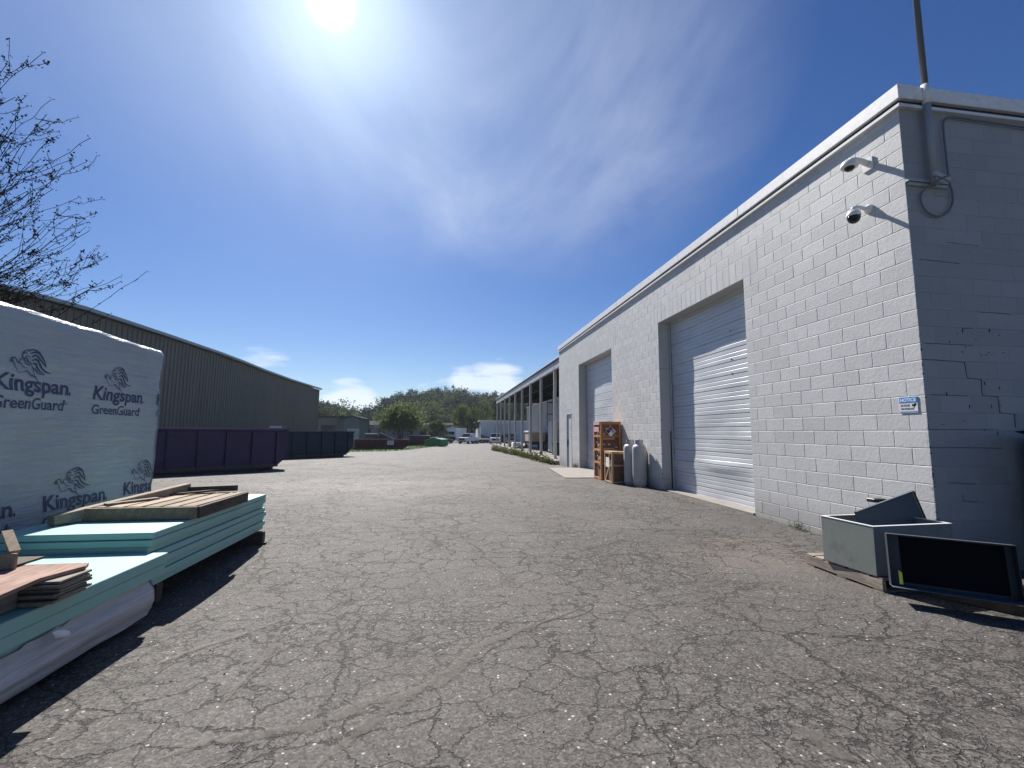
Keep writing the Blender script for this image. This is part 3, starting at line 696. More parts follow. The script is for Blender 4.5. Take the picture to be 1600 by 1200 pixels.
# ------------------------------------------------------------------ metal cabinets on a pallet
def pallet_mesh(w, l, h=.14, boards=7, rnd=random, gapf=.25, slats_along='y'):
    """deck boards run along y; three stringers run along x"""
    mb = MB(); bw = w/(boards+(boards-1)*gapf); t = .018
    for i in range(boards):
        x = i*bw*(1+gapf); mb.box((x, rnd.uniform(0, .01), h-t), (x+bw*rnd.uniform(.93, 1), l-rnd.uniform(0, .015), h+rnd.uniform(-.002, .002)), bev=.002)
    for k in range(3):
        y = k*(l-.045)/2; mb.box((0.004, y, t), (w-.004, y+.042, h-t-.001), bev=.002)
    for i in (0, boards//2, boards-1):
        x = i*bw*(1+gapf); mb.box((x, .002, 0), (x+bw, l-.002, t-.001), bev=.002)
    return mb
def tmesh(mb, M4): mb.v = [tuple(M4 @ Vector(v)) for v in mb.v]; return mb
def TR(x, y, z, rz=0, rx=0, ry=0): return Matrix.Translation((x, y, z)) @ Matrix.Rotation(rz, 4, 'Z') @ Matrix.Rotation(ry, 4, 'Y') @ Matrix.Rotation(rx, 4, 'X')

def metal_pile():
    g4 = gz(4.2)
    rnd = random.Random(4)
    m = pallet_mesh(.95, 1.28, .13, 7, rnd); tmesh(m, TR(4.20, 4.92, g4, R_(-90)) @ TR(0, 0, 0)); tag(m.build('wooden_pallet', M['oldwood']), 'weathered wooden pallet under the grey steel box at the building corner', 'pallet')
    m = pallet_mesh(1.1, 1.0, .12, 6, rnd); tmesh(m, TR(4.52, 3.80, g4+.002, R_(-62))); tag(m.build('wooden_pallet', M['darkwood']), 'dark wooden pallet in shadow under the black open tray', 'pallet')
    z = g4+.135
    # open box: cabinet shell lying on its back
    r = empty('steel_cabinet_shell', (4.2, 4.1, z), 'open-topped grey steel cabinet shell lying on its back on a pallet', 'cabinet', rz=R_(3))
    H = .475; Wd = .98; Dp = .60; t = .012; o = (4.205, 4.03, z)
    def bx(name, a, b, mt, bev=.002, par=r):
        q = MB(); q.box(a, b, bev=bev); tmesh(q, TR(*o, R_(3))); return q.build(name, mt, par)
    bx('side_panel', (0, 0, 0), (t, Dp, H), M['boxgrey']); bx('side_panel', (Wd-t, 0, 0), (Wd, Dp, H), M['boxgrey'])
    bx('front_panel', (t+.001, 0, 0.001), (Wd-t-.001, t, H-.001), M['boxgrey']); bx('back_panel', (t+.001, Dp-t, 0.001), (Wd-t-.001, Dp, H-.001), M['boxgrey']); bx('bottom_panel', (t+.001, t+.001, 0), (Wd-t-.001, Dp-t-.001, t), M['boxdark'])
    q = MB(); q.box((-.004, -.004, H-.0), (.03, Dp+.004, H+.006)); q.box((.03, -.004, H), (Wd+.004, .028, H+.006)); q.box((.03, Dp-.024, H), (Wd+.004, Dp+.004, H+.006)); q.box((Wd-.026, .028, H), (Wd+.004, Dp-.024, H+.006)); tmesh(q, TR(*o, R_(3))); q.build('rim', M['whitemetal'], r)
    # dark tray facing the camera
    L = Vector((4.045, 3.74, z+.02)); Rr = Vector((4.70, 3.20, z+.02)); d = (Rr-L); ln = d.length; ang = math.atan2(d.y, d.x)
    T = TR(L.x, L.y, L.z, ang, R_(-7)); hh = .455; dp = .11
    r = empty('steel_tray', L, 'dark open steel tray standing on its side with a yellow tag, before the grey shell', 'tray')
    def tb(name, a, b, mt, bev=.001):
        q = MB(); q.box(a, b, bev=bev); tmesh(q, T); return q.build(name, mt, r)
    tb('back_panel', (0, dp-.006, 0), (ln, dp, hh), M['boxdark']); tb('side_flange', (0, 0, 0.005), (.003, dp-.007, hh), M['boxdark']); tb('side_flange', (ln-.006, 0, 0.005), (ln, dp-.007, hh), M['boxdark'])
    tb('top_flange', (.007, .0, hh-.006), (ln-.007, dp-.007, hh), M['boxblue']); tb('bottom_flange', (.0, -.09, -.006), (ln+.06, dp, -.0005), M['boxblue'])
    tb('inner_shade', (.10, dp-.012, .03), (ln-.05, dp-.0065, hh-.02), mat('tray_shade', (.006, .007, .010), .9, spec=.1))  # shade inside the tray, put in as a near-black sheet
    q = MB(); q.prism([(.06, .0, .02), (.085, .0, .02), (.085, .0, .12), (.06, 0, .14)], (0, -.003, 0)); tmesh(q, T); q.build('yellow_tag', M['tape'], r)
    # leaning lid
    a = atY(1335, 800, 4.45); b = atY(1425, 767, 4.45); c = atY(1447, 812, 4.45)
    r = empty('steel_cover', a, 'blue-grey steel lid leaning tilted inside the open cabinet shell', 'lid')
    u = (b-a); lw = u.length; u.normalize(); v = -(c-b); v = (v-u*v.dot(u)).normalized(); nn = Vector((0, -1, 0)); 
    def P(s, t_, k): return a+u*s+v*t_+nn*k+Vector((0, -.10*(-t_), 0))
    hgt = .36; q = MB(); q.prism([P(0, 0, 0), P(lw, 0, 0), P(lw, -hgt, 0), P(0, -hgt, 0)], (0, .006, 0)); q.build('lid_panel', M['boxblue'], r)
    q = MB(); q.prism([P(0, .002, .025), P(lw, .002, .025), P(lw, .002, 0), P(0, .002, 0)], v*.004); q.prism([P(lw+.001, 0, .025), P(lw+.001, -hgt, .025), P(lw+.001, -hgt, 0), P(lw+.001, 0, 0)], u*.004); q.build('lid_flange', M['boxblue'], r)
    q = MB(); e = atY(1366, 780, 4.62); q.box(e-Vector((0, 0, .04)), e+Vector((.16, .10, 0)), bev=.003); tag(q.build('metal_bracket', M['black']), 'small black metal bracket showing behind the leaning lid', 'bracket')
metal_pile()

# dark thing at the right edge: stacked scrap under a black tarp, against the end wall
def tarp_stack():
    r = empty('tarped_stack', (6.9, 3.9, 0), 'black tarp draped over stacked material in the shade by the end wall', 'covered stack')
    m = MB(); m.sm = False; nx, nyy = 22, 30; g = gz(4); vs = []
    X0, X1, Y0, Y1, H = 6.42, 7.7, 3.35, 4.3, 1.56
    def prof(s):   # around front + top
        return s
    for i in range(nx+1):
        for j in range(nyy+1):
            t = j/nyy
            if t < .62: y = Y0; z = g+H*t/.62
            else: y = Y0+(Y1-Y0)*(t-.62)/.38; z = g+H
            x = X0+(X1-X0)*i/nx; nz = mnoise.noise(Vector((x*3, y*3+z*1.3, z)))*.09
            if i == 0: pass
            vs.append((x+.06*mnoise.noise(Vector((z*2.5, y*3, 3))), y+nz*.6-.05*math.sin(x*9+z), z+(nz if t > .55 else 0)*.5))
    m.sm = True; m.add(vs, [(i*(nyy+1)+j, (i+1)*(nyy+1)+j, (i+1)*(nyy+1)+j+1, i*(nyy+1)+j+1) for i in range(nx) for j in range(nyy)]); 
    mt = mat('black_tarp', (.02, .022, .027), .55, bump=.5, bscale=6); m.build('tarp', mt, r)
    m = MB(); m.box((6.52, 3.5, g), (7.6, 4.25, g+1.5)); m.build('stacked_load', M['darkgap'], r)
    for z in (.70, .84):
        m = MB(); m.box((6.38, 3.45, z), (6.50, 4.2, z+.02)); m.build('slat', M['oldwood'], r)
tarp_stack()

# ------------------------------------------------------------------ crates and gas cylinders by the wall
def crates():
    def frame(root, x0, y0, x1, y1, z0, h, t, mt, mids, cross=True):
        m = MB()
        for x in (x0, x1-t):
            for y in (y0, y1-t): m.box((x, y, z0), (x+t, y+t, z0+h), bev=.003)
        m.build('corner_post', mt, root)
        for z in [z0+.02]+[z0+h*k for k in mids]+[z0+h-t-.0]:
            m = MB(); w = t*.7
            m.box((x0+t, y0-.004, z), (x1-t, y0+.014, z+t), bev=.002); m.box((x0-.004, y0+t, z), (x0+.014, y1-t, z+t), bev=.002)
            m.box((x0+t, y1-.014, z), (x1-t, y1+.004, z+t)); m.box((x1-.014, y0+t, z), (x1+.004, y1-t, z+t)); m.build('rail', mt, root)
        m = MB(); m.box((x0-.005, y0-.008, z0+h), (x1+.005, y1+.008, z0+h+.018), bev=.003); m.build('lid', mt, root)
        m = MB(); m.box((x0+.05, y0+.05, z0+.06), (x1-.05, y1-.05, z0+h-.05)); m.build('contents', M['crateinside'], root)
    rnd = random.Random(9)
    g = gz(13.9)
    r = empty('shipping_crate', (5.05, 13.9, g), 'tall open-framed orange wooden crate with hazard diamond before the far roll-up door', 'crate', 'wooden crates by the wall')
    X0, Y0, X1, Y1 = 4.73, 13.60, 5.40, 14.30
    frame(r, X0, Y0, X1, Y1, g, 1.80, .065, M['crate'], (.28, .5, .74))
    for z in (.95, 1.26): m = MB(); m.box((X0+.07, Y0-.006, g+z), (X0+.45, Y0+.012, g+z+.05)); m.build('cross_slat', M['cratepale'], r)
    m = MB()          # torn wrapping and labels stuck over the side
    for i in range(26):
        y = rnd.uniform(Y0+.1, Y1-.1); z = g+rnd.uniform(.12, 1.45); a = rnd.uniform(.02, .1); b = rnd.uniform(.02, .12)
        m.prism([(X0+.045, y, z), (X0+.045, y+a, z+rnd.uniform(-.02, .02)), (X0+.045, y+a*rnd.uniform(.4, 1), z+b), (X0+.045, y-a*.3, z+b*.7)], (-.004, 0, 0))
    for i in range(9):
        x = rnd.uniform(X0+.08, X1-.15); z = g+rnd.uniform(.95, 1.72); a = rnd.uniform(.02, .14); b = rnd.uniform(.02, .05)
        m.prism([(x, Y0+.045, z), (x+a, Y0+.045, z), (x+a*.8, Y0+.045, z+b), (x+.01, Y0+.045, z+b*1.2)], (0, -.004, 0))
    m.build('torn_wrapping', mat('torn_paper', (.62, .55, .45), .8, var=.25), r)
    m = MB(); m.box((X0-.012, Y0+.08, g+1.72), (X0-.006, Y1-.05, g+1.83)); m.box((X0-.012, Y0+.14, g+1.50), (X0-.006, Y1-.08, g+1.66)); m.build('pink_label', flat('pink_label', (.62, .36, .36), .7), r)
    # hazard diamond
    c = Vector((X0+.33, Y0-.012, g+1.52)); s = .17
    m = MB(); m.prism([c+Vector((0, 0, s)), c+Vector((s, 0, 0)), c+Vector((0, 0, -s)), c+Vector((-s, 0, 0))], (0, .005, 0)); dm = m.build('hazard_diamond', M['paper'], r)
    def dq(cx, cz, name, mt):
        k = s*.46; q = c+Vector((cx*s*.48, -.002, cz*s*.48)); mm = MB(); mm.prism([q+Vector((0, 0, k)), q+Vector((k, 0, 0)), q+Vector((0, 0, -k)), q+Vector((-k, 0, 0))], (0, .0018, 0)); mm.build(name, mt, dm)
    dq(-1, 0, 'blue_quarter', flat('diamond_blue', (.03, .03, .22), .5)); dq(0, 1, 'red_quarter', flat('diamond_red', (.22, .03, .08), .5)); dq(1, 0, 'yellow_quarter', flat('diamond_pale', (.55, .56, .50), .5))
    mm = MB(); put_text(mm, '0', c+Vector((s*.30, -.004, -s*.16)), Vector((1, 0, 0)), Vector((0, 0, 1)), None, s*.36, .03); mm.build('diamond_numeral', M['black'], dm)
    g = gz(12.8)
    r = empty('shipping_crate', (5.0, 12.8, g), 'short pale-framed wooden crate with paper label beside the gas cylinders', 'crate', 'wooden crates by the wall')
    X0, Y0, X1, Y1 = 4.66, 12.46, 5.34, 13.1
    frame(r, X0, Y0, X1, Y1, g, .90, .05, M['cratepale'], (.55,))
    m = MB(); m.box((X0-.012, Y0+.2, g+.46), (X0-.006, Y0+.48, g+.74)); m.build('paper_label', M['paper'], r)
    m = MB(); m.bar((X0-.004, Y1-.08, g+.07), (X0-.004, Y0+.25, g+.46), .008, .05); m.bar((X0-.004, Y0+.12, g+.08), (X0-.004, Y0+.22, g+.85), .01, .035); m.build('brace', M['cratepale'], r)
    # gas cylinders
    def cyl(x, y, label, h=1.14):
        g = gz(y); r = empty('gas_cylinder', (x, y, g), label, 'gas cylinder', 'grey gas cylinders by the wall'); R = .19
        m = MB(); m.lathe([(.15, .03), (.178, .05), (R, .09), (R, h-.14), (R*.97, h-.08), (R*.83, h-.03), (R*.5, h), (.05, h+.012)], (x, y, g), 32); m.build('tank_body', M['tank'], r)
        m = MB(); m.lathe([(.165, 0), (.168, .07), (.16, .07), (.158, 0)], (x, y, g), 28); m.build('foot_ring', M['tank'], r)
        m = MB(); n = 18
        for k in range(n-3):
            a0 = 2*math.pi*k/n+.5; a1 = 2*math.pi*(k+1)/n+.5
            m.prism([(x+.105*math.cos(a0), y+.105*math.sin(a0), g+h-.02), (x+.105*math.cos(a1), y+.105*math.sin(a1), g+h-.02), (x+.112*math.cos(a1), y+.112*math.sin(a1), g+h-.02), (x+.112*math.cos(a0), y+.112*math.sin(a0), g+h-.02)], (0, 0, .14))
        m.build('valve_collar', M['galv'], r)
        m = MB(); m.lathe([(.022, h), (.022, h+.06), (.035, h+.065), (.035, h+.085), (.012, h+.09)], (x, y, g), 12); m.build('valve', M['chrome'], r)
    cyl(5.20, 11.80, 'grey gas cylinder standing in front, nearest the roll-up door jamb'); cyl(5.12, 12.22, 'grey gas cylinder partly hidden behind the front one, beside the short crate')
    m = MB(); g = gz(12.2); m.lathe([(.05, 0), (.05, 1.18), (.045, 1.24), (.03, 1.27)], (5.36, 12.15, g), 16); o = m.build('red_post', M['rust'], None, (5.36, 12.15, g)); tag(o, 'dark red capped post standing behind the gas cylinders', 'post')
crates()

# ------------------------------------------------------------------ foam board stacks (left)
def foam_stack(x0, x1, y0, y1, z0, layers, t, root, rnd, jit=.03, mt=None):
    z = z0
    for i in range(layers):
        m = MB(); a = rnd.uniform(-jit, jit); b = rnd.uniform(-jit, jit)
        if i == layers-1: a = b = 0
        h = t
        m.box((x0+a, y0+b, z), (x1+a, y1+b*.6, z+h-.004), bev=.004); m.build('foam_board', mt or M['foam'], root); z += h
    return z
def dunnage(name_lab, p, q, w, h, g, mt=None):
    m = MB(); m.bar(Vector(p)+Vector((0, 0, h/2)), Vector(q)+Vector((0, 0, h/2)), w, h, bev=.004); tag(m.build('timber_bearer', mt or M['darkwood']), name_lab, 'timber')
rnd = random.Random(21)
r1 = empty('foam_board_stack', (-3, 5.4, .1), 'stack of pale green insulation boards with a broken pallet on top', 'board stack')
zt1 = foam_stack(-3.63, -2.43, 4.24, 6.60, .19, 8, .0574, r1, rnd, .026)
g5 = gz(5.4)
for i, y in enumerate((4.52, 6.42)): dunnage(['short timber bearer under the near end of the green board stack', 'timber bearer poking out under the far end of the green board stack'][i], (-3.7, y, g5), (-2.36 if i else -2.5, y, g5), .09, .19-g5-.003, g5)
m = MB(); m.box((-2.75, 6.33, g5+.0), (-2.30, 6.42-.055, g5+.07)); tag(m.build('wood_offcut', M['darkwood']), 'dark wood offcut lying on the asphalt by the far end of the boards', 'timber')
r2 = empty('wrapped_board_stack', (-2.9, 3, .0), 'insulation boards half covered in loose white film, nearest stack', 'board stack')
foam_stack(-3.5, -2.275, .55, 4.19, .335, 2, .082, r2, rnd, .015)
m = MB(); m.box((-3.48, .57, .06), (-2.36, 4.05, .333)); m.build('lower_boards', M['foam'], r2)
def film():
    m = MB(); m.sm = True; ny, nz = 130, 16; vs = []
    for i in range(ny+1):
        t = i/ny; y = .5+(4.11-.5)*t
        top = .325 if y > 3.6 else .325-.05*cosmooth(min(1, (3.6-y)/.5))
        top += .012*mnoise.noise(Vector((y*3, 0, 1)))
        if 3.0 < y < 3.25: top += .02
        for j in range(nz+1):
            s = j/nz; z = .035+.02*mnoise.noise(Vector((y*2, 5, 0)))+(top-.035)*s
            bul = .05*math.sin(math.pi*min(1, s*1.05))+.02*mnoise.noise(Vector((y*1.5, z*16, 2)))+.006*mnoise.noise(Vector((y*4, z*60, 7)))
            vs.append((-2.355+bul, y, z))
    for i in range(14):
        pass
    m.add(vs, [(i*(nz+1)+j, (i+1)*(nz+1)+j, (i+1)*(nz+1)+j+1, i*(nz+1)+j+1) for i in range(ny) for j in range(nz)])
    n = len(vs); vs2 = []          # wrapped end
    for i in range(11):
        for j in range(nz+1):
            s = j/nz; z = .035+.29*s; a = i/10; x = -2.355-1.15*a+.05*math.sin(math.pi*s)*(1-a); yy = 4.11-.02*a+.012*mnoise.noise(Vector((x*4, z*12, 0)))+.02*math.sin(math.pi*min(1, a*6)/2)
            vs2.append((x, yy, z))
    m.add(vs2, [(i*(nz+1)+j, (i+1)*(nz+1)+j, (i+1)*(nz+1)+j+1, i*(nz+1)+j+1) for i in range(10) for j in range(nz)])
    fm = bpy.data.materials.new('white_film'); fm.use_nodes = True; t = NT(fm.node_tree); b = fm.node_tree.nodes['Principled BSDF']
    P = t.n('ShaderNodeNewGeometry').outputs['Position']; q = t.vm('MULTIPLY', P, (1, 1.2, 14)); nn = t.noise(q, 2.2, 6, .62, .6)
    c = t.mix(t.mr(nn, .35, .7), (.38, .38, .41), (.56, .56, .58)); t.L.new(c, b.inputs['Base Color']); b.inputs['Roughness'].default_value = .38
    bp = t.n('ShaderNodeBump', {'Height': nn, 'Strength': .5, 'Distance': .02}); t.L.new(bp.outputs[0], b.inputs['Normal'])
    m.build('plastic_film', fm, r2)
    k = MB(); k.sm = True; P0 = atX(88, 990, -2.29); pts = []
    bm = bmesh.new(); bmesh.ops.create_icosphere(bm, subdivisions=3, radius=1)
    for v in bm.verts:
        q = v.co; w = 1+.35*mnoise.noise(q*3); v.co = Vector((q.x*.012*w, q.y*.075*w, q.z*.022*w-q.y*.028*0))
    bm.verts.index_update(); Rr = Matrix.Translation(P0+Vector((.012, .02, -.01))) @ Matrix.Rotation(R_(-22), 4, 'X')
    k.add([Rr @ v.co for v in bm.verts], [[v.index for v in f.verts] for f in bm.faces]); bm.free(); k.build('torn_film_flap', flat('crumpled_film', (.72, .74, .78), .3), r2)
    return fm
FILM = film()
for y in (1.2, 3.7):
    m = MB(); m.box((-3.4, y, gz(y)), (-2.45, y+.09, .058)); m.build('skid', M['darkwood'], r2)
# pallet on the green stack
m = pallet_mesh(.95, 1.04, .118, 6, rnd, .22); tmesh(m, TR(-3.37, 4.86, zt1+.0005, R_(-1.5))); m.box((-3.37, 4.80, zt1+.001), (-2.40, 4.842, zt1+.115), bev=.003)
o = m.build('wooden_pallet', M['pallet'], None, (-2.9, 5.4, zt1)); tag(o, 'sunlit brown wooden pallet lying on the green insulation boards', 'pallet'); m = MB(); m.box((-2.418, 4.845, zt1+.001), (-2.38, 5.92, zt1+.112), bev=.003); m.build('side_stringer', M['darkwood'], o)  # weathered side of the same pallet; darker wood also carries its shadow
m = MB(); m.bar((-3.14, 5.80, zt1+.155), (-2.50, 5.90, zt1+.165), .035, .065, bev=.002); m.bar((-3.1, 5.6, zt1+.131), (-2.52, 5.93, zt1+.155), .04, .02); tag(m.build('loose_slat', M['darkwood']), 'loose dark slat lying across the far edge of the sunlit pallet', 'slat')
m = MB(); m.bar((-3.28, 4.95, zt1+.130), (-3.05, 5.35, zt1+.130), .07, .018, bev=.002); tag(m.build('loose_slat', M['oldwood']), 'short loose board lying flat at the left of the sunlit pallet', 'slat')
m = MB(); pa, pb = Vector((-3.47, 4.60, zt1+.046)), Vector((-3.03, 5.86, zt1+.185)); m.bar(pa, pb, .092, .088, bev=.004); m.v = m.v; o = m.build('timber_post', wood_mat('timber', (.40, .33, .25), (.22, .17, .12))); tag(o, 'long square timber post propped across the pallet edge', 'timber')
# wood on the near stack
zn = .499
rn = empty('broken_pallet', (-2.6, 3, zn), 'reddish weathered plank pallet lying on the near board stack', 'pallet')
m = MB(); zz = .655
pl = [atZ(21, 883, zz), atZ(139, 879, zz), atZ(134, 884, zz), atZ(63, 903, zz), atZ(0, 930, zz), atZ(-80, 968, zz), atZ(-160, 968, zz), atZ(-60, 905, zz)]
m.prism([tuple(p-Vector((0, 0, .022))) for p in pl][::-1], (0, 0, .022)); m.build('deck_board', M['redwood'], rn)
m = MB(); a, b = atZ(135, 886, zz-.024), atZ(60, 905, zz-.024); m.bar(a-Vector((.03, 0, .022)), b-Vector((.03, 0, .022)), .05, .042, bev=.002); m.build('stringer', M['darkwood'], rn)
m = MB(); a = atZ(28, 915, zz-.025); m.box((a.x-.55, a.y-.62, zn+.002), (a.x-.01, a.y+.02, zz-.024), bev=.004); m.build('block', M['oldwood'], rn)
m = MB(); rnd = random.Random(31); c = atZ(108, 905, .6); z = zn+.012
r3 = empty('slat_bundle', (c.x, c.y, zn), 'small pile of dark splintered slats under the reddish planks edge', 'slat pile')
for i in range(7):
    m = MB(); h = .014; dx = rnd.uniform(-.02, .02); dy = rnd.uniform(-.03, .03)
    m.box((c.x-.17+dx+(.05 if i > 4 else 0), c.y-.14+dy, z), (c.x+.055+dx*.5, c.y+.10+dy, z+h), bev=.002); m.build('slat', M['oldwood'], r3); z += h+.0035
m = MB(); m.box((c.x-.42, c.y-.16, zn+.001), (c.x-.0, c.y-.10, zn+.0115)); m.build('base_board', M['pallet'], r3)
rb = empty('wood_box_end', (-2.9, 3.5, zn), 'grey weathered wooden box end tilted at the left picture edge', 'box'); a = atZ(24, 868, .74); 
m = MB(); m.box((a.x-.4, a.y-.0, .657), (a.x, a.y+.02, .75), bev=.002); m.build('end_board', M['oldwood'], rb)
m = MB(); m.bar((a.x-.03, a.y+.03, .755), (a.x-.16, a.y+.12, .86), .05, .02); m.build('side_board', M['pallet'], rb)
m = MB(); m.box((a.x-.40, a.y+.021, .658), (a.x-.03, a.y+.25, .672)); m.build('bottom_board', M['darkwood'], rb)

# ------------------------------------------------------------------ wrapped insulation package
XP, YP, ZP = -3.96, 6.80, 2.6
def bulge(y, z):
    d = .03*mnoise.noise(Vector((y*1.1, z*1.3, 0)))+.014*mnoise.noise(Vector((y*2., z*9., 4)))+.004*mnoise.noise(Vector((y*5., z*30., 8)))
    return d
def package():
    r = empty('wrapped_insulation_package', (XP-.6, 5, 0), 'tall white film-wrapped package with blue printed lion logos and lettering', 'package')
    Y0 = .5; m = MB(); m.sm = True; ny, nz = 150, 70
    TOPS = [(atX(x, y, XP).y, atX(x, y, XP).z) for x, y in ((-120, 438), (0, 470), (60, 487), (130, 509), (160, 517), (190, 528), (225, 540), (253, 548))]
    def top(y):
        if y <= TOPS[0][0]: return TOPS[0][1]
        for (a, za), (b, zb) in zip(TOPS, TOPS[1:]):
            if y <= b: return za+(zb-za)*(y-a)/(b-a)
        return TOPS[-1][1]
    vs = []
    for i in range(ny+1):
        y = Y0+(YP-Y0)*i/ny
        for j in range(nz+1):
            s = j/nz; z = .1+(top(y)-.1)*s; e = .03*max(0, (s-.985)/.015)+.02*max(0, (y-YP+.03)/.03)
            vs.append((XP+bulge(y, z)-e, y, z))
    m.add(vs, [(i*(nz+1)+j, (i+1)*(nz+1)+j, (i+1)*(nz+1)+j+1, i*(nz+1)+j+1) for i in range(ny) for j in range(nz)])
    b = len(vs); vt = []
    for i in range(ny+1):
        y = Y0+(YP-Y0)*i/ny
        for k in range(9): x = XP-.03+bulge(y, top(y))-1.25*k/8; vt.append((x, y, top(y)+.012*mnoise.noise(Vector((x*4, y*4, 1)))*(k > 0)))
    m.add(vt, [(i*9+k, (i+1)*9+k, (i+1)*9+k+1, i*9+k+1) for i in range(ny) for k in range(8)])
    ve = []
    for k in range(13):
        for j in range(nz+1):
            s = j/nz; z = .1+(top(YP)-.1)*s; x = XP-.03*(s > .985)+bulge(YP, z)-1.25*k/12-(.0); ve.append((x, YP+.025*mnoise.noise(Vector((x*2, z*3, 2)))*min(1, k), z))
    m.add(ve, [(k*(nz+1)+j, k*(nz+1)+j+1, (k+1)*(nz+1)+j+1, (k+1)*(nz+1)+j) for k in range(12) for j in range(nz)])
    fm = bpy.data.materials.new('printed_wrap_film'); fm.use_nodes = True; t = NT(fm.node_tree); bs = fm.node_tree.nodes['Principled BSDF']
    P = t.n('ShaderNodeNewGeometry').outputs['Position']; Yc = t.n('ShaderNodeSeparateXYZ', {0: P}).outputs[1]
    q = t.vm('MULTIPLY', P, (1, 1.1, 9)); nn = t.noise(q, 2.4, 7, .66, .8); n2 = t.noise(P, 1.3, 4, .6)
    c = t.mix(t.mr(n2, .3, .7), (.33, .37, .41), (.40, .44, .47)); c = t.mix(t.m('MULTIPLY', t.mr(nn, .56, .74), .3), c, (.50, .54, .58))
    t.L.new(c, bs.inputs['Base Color']); bs.inputs['Roughness'].default_value = .25
    amp = t.mr(Yc, 4.3, 6.6, .6, 1.)
    bp = t.n('ShaderNodeBump', {'Height': nn, 'Strength': amp, 'Distance': .03}); t.L.new(bp.outputs[0], bs.inputs['Normal'])
    m.build('film_wrap', fm, r)
    m = MB(); m.box((XP-1.2, Y0, 0.0), (XP-.06, YP-.06, .098)); m.build('skid', M['darkwood'], r)
    # printing
    ink = mat('print_ink', (.028, .042, .115), .5, var=.12, vscale=6, grime=.5, gscale=9., gcol=(.09, .12, .2), gthr=(.56, .7))
    u, v, nr = Vector((0, 1, 0)), Vector((0, 0, 1)), Vector((1, 0, 0))
    def lion(mb, y0, z0, w, h):
        def cv(p): return ((p[0]-120)/380, (800-p[1])/210)
        st = [([(265, 618), (300, 598), (350, 598), (385, 618)], 9), ([(290, 630), (350, 612), (400, 645), (442, 716)], 13), ([(305, 655), (345, 636), (398, 680), (447, 718)], 12), ([(305, 682), (350, 668), (392, 715), (440, 745), (502, 757)], 14), ([(312, 705), (342, 702), (378, 742), (442, 771)], 13), ([(320, 730), (345, 742), (380, 768), (430, 774)], 9),
              ([(275, 600), (238, 618), (221, 650), (236, 672), (268, 650), (290, 668)], 7), ([(236, 672), (252, 702), (285, 718), (290, 690)], 7), ([(222, 640), (250, 630), (262, 640)], 7), ([(258, 668), (268, 690), (280, 700)], 12),
              ([(240, 690), (210, 678), (190, 715), (162, 680), (132, 684), (119, 708), (150, 716), (160, 742), (186, 777), (240, 771)], 7), ([(125, 690), (140, 700), (125, 712)], 9), ([(240, 771), (270, 760), (300, 788), (340, 800), (376, 832)], 9), ([(205, 682), (200, 704), (240, 736), (280, 738)], 5), ([(290, 692), (322, 742), (336, 790), (372, 828)], 6)]
        for k, (pts, wd) in enumerate(st):
            pts = [cv(p) for p in pts]; fine = []
            for i in range(len(pts)-1):
                p0, p1, p2, p3 = [Vector((*pts[max(0, min(len(pts)-1, j))], 0)) for j in (i-1, i, i+1, i+2)]
                for s in range(5):
                    tt = s/5; fine.append(.5*((2*p1)+(p2-p0)*tt+(2*p0-5*p1+4*p2-p3)*tt*tt+(3*p1-p0-3*p2+p3)*tt**3))
            fine.append(Vector((*pts[-1], 0))); n = len(fine); vs = []
            for i, p in enumerate(fine):
                d = fine[min(i+1, n-1)]-fine[max(i-1, 0)]; d = Vector((d.x*w, d.y*h, 0)).normalized(); s = Vector((-d.y, d.x, 0)); tt = i/(n-1)
                ww = wd*1.25/380*w*(.25+.75*math.sin(math.pi*min(1, .08+tt*.92)))*.5
                P0 = Vector((p.x*w, p.y*h, 0))
                for sg in (1, -1):
                    q = P0+s*ww*sg; vs.append((y0+q.x, z0+q.y+k*0))
            out = []
            for yy, zz in vs: out.append((XP+bulge(yy, zz)+.004+k*.0002, yy, zz))
            mb.add(out, [(2*i, 2*i+1, 2*i+3, 2*i+2) for i in range(n-1)])
    def clipmesh(name, mb, parent, ymax):
        me = bpy.data.meshes.new('tmp'); me.from_pydata(mb.v, [], mb.f); bm = bmesh.new(); bm.from_mesh(me); bpy.data.meshes.remove(me)
        bmesh.ops.triangulate(bm, faces=bm.faces[:])
        for _ in range(2): bmesh.ops.subdivide_edges(bm, edges=[e for e in bm.edges if e.calc_length() > .05], cuts=1)
        bmesh.ops.bisect_plane(bm, geom=bm.verts[:]+bm.edges[:]+bm.faces[:], plane_co=(0, ymax, 0), plane_no=(0, 1, 0), clear_outer=True)
        for vv in bm.verts:
            if mb.sub: vv.co.x = XP+bulge(vv.co.y, vv.co.z)+.004
            w1, w2 = mnoise.noise(Vector((vv.co.y*3, vv.co.z*7, 5))), mnoise.noise(Vector((vv.co.y*5, vv.co.z*12, 9))); vv.co.y += .006*w1; vv.co.z += .006*w2
        bm.verts.index_update(); q = MB(); q.add([vv.co.copy() for vv in bm.verts], [[vv.index for vv in f.verts] for f in bm.faces]); bm.free()
        if q.f: q.build(name, ink, parent)
    ym = YP-.035
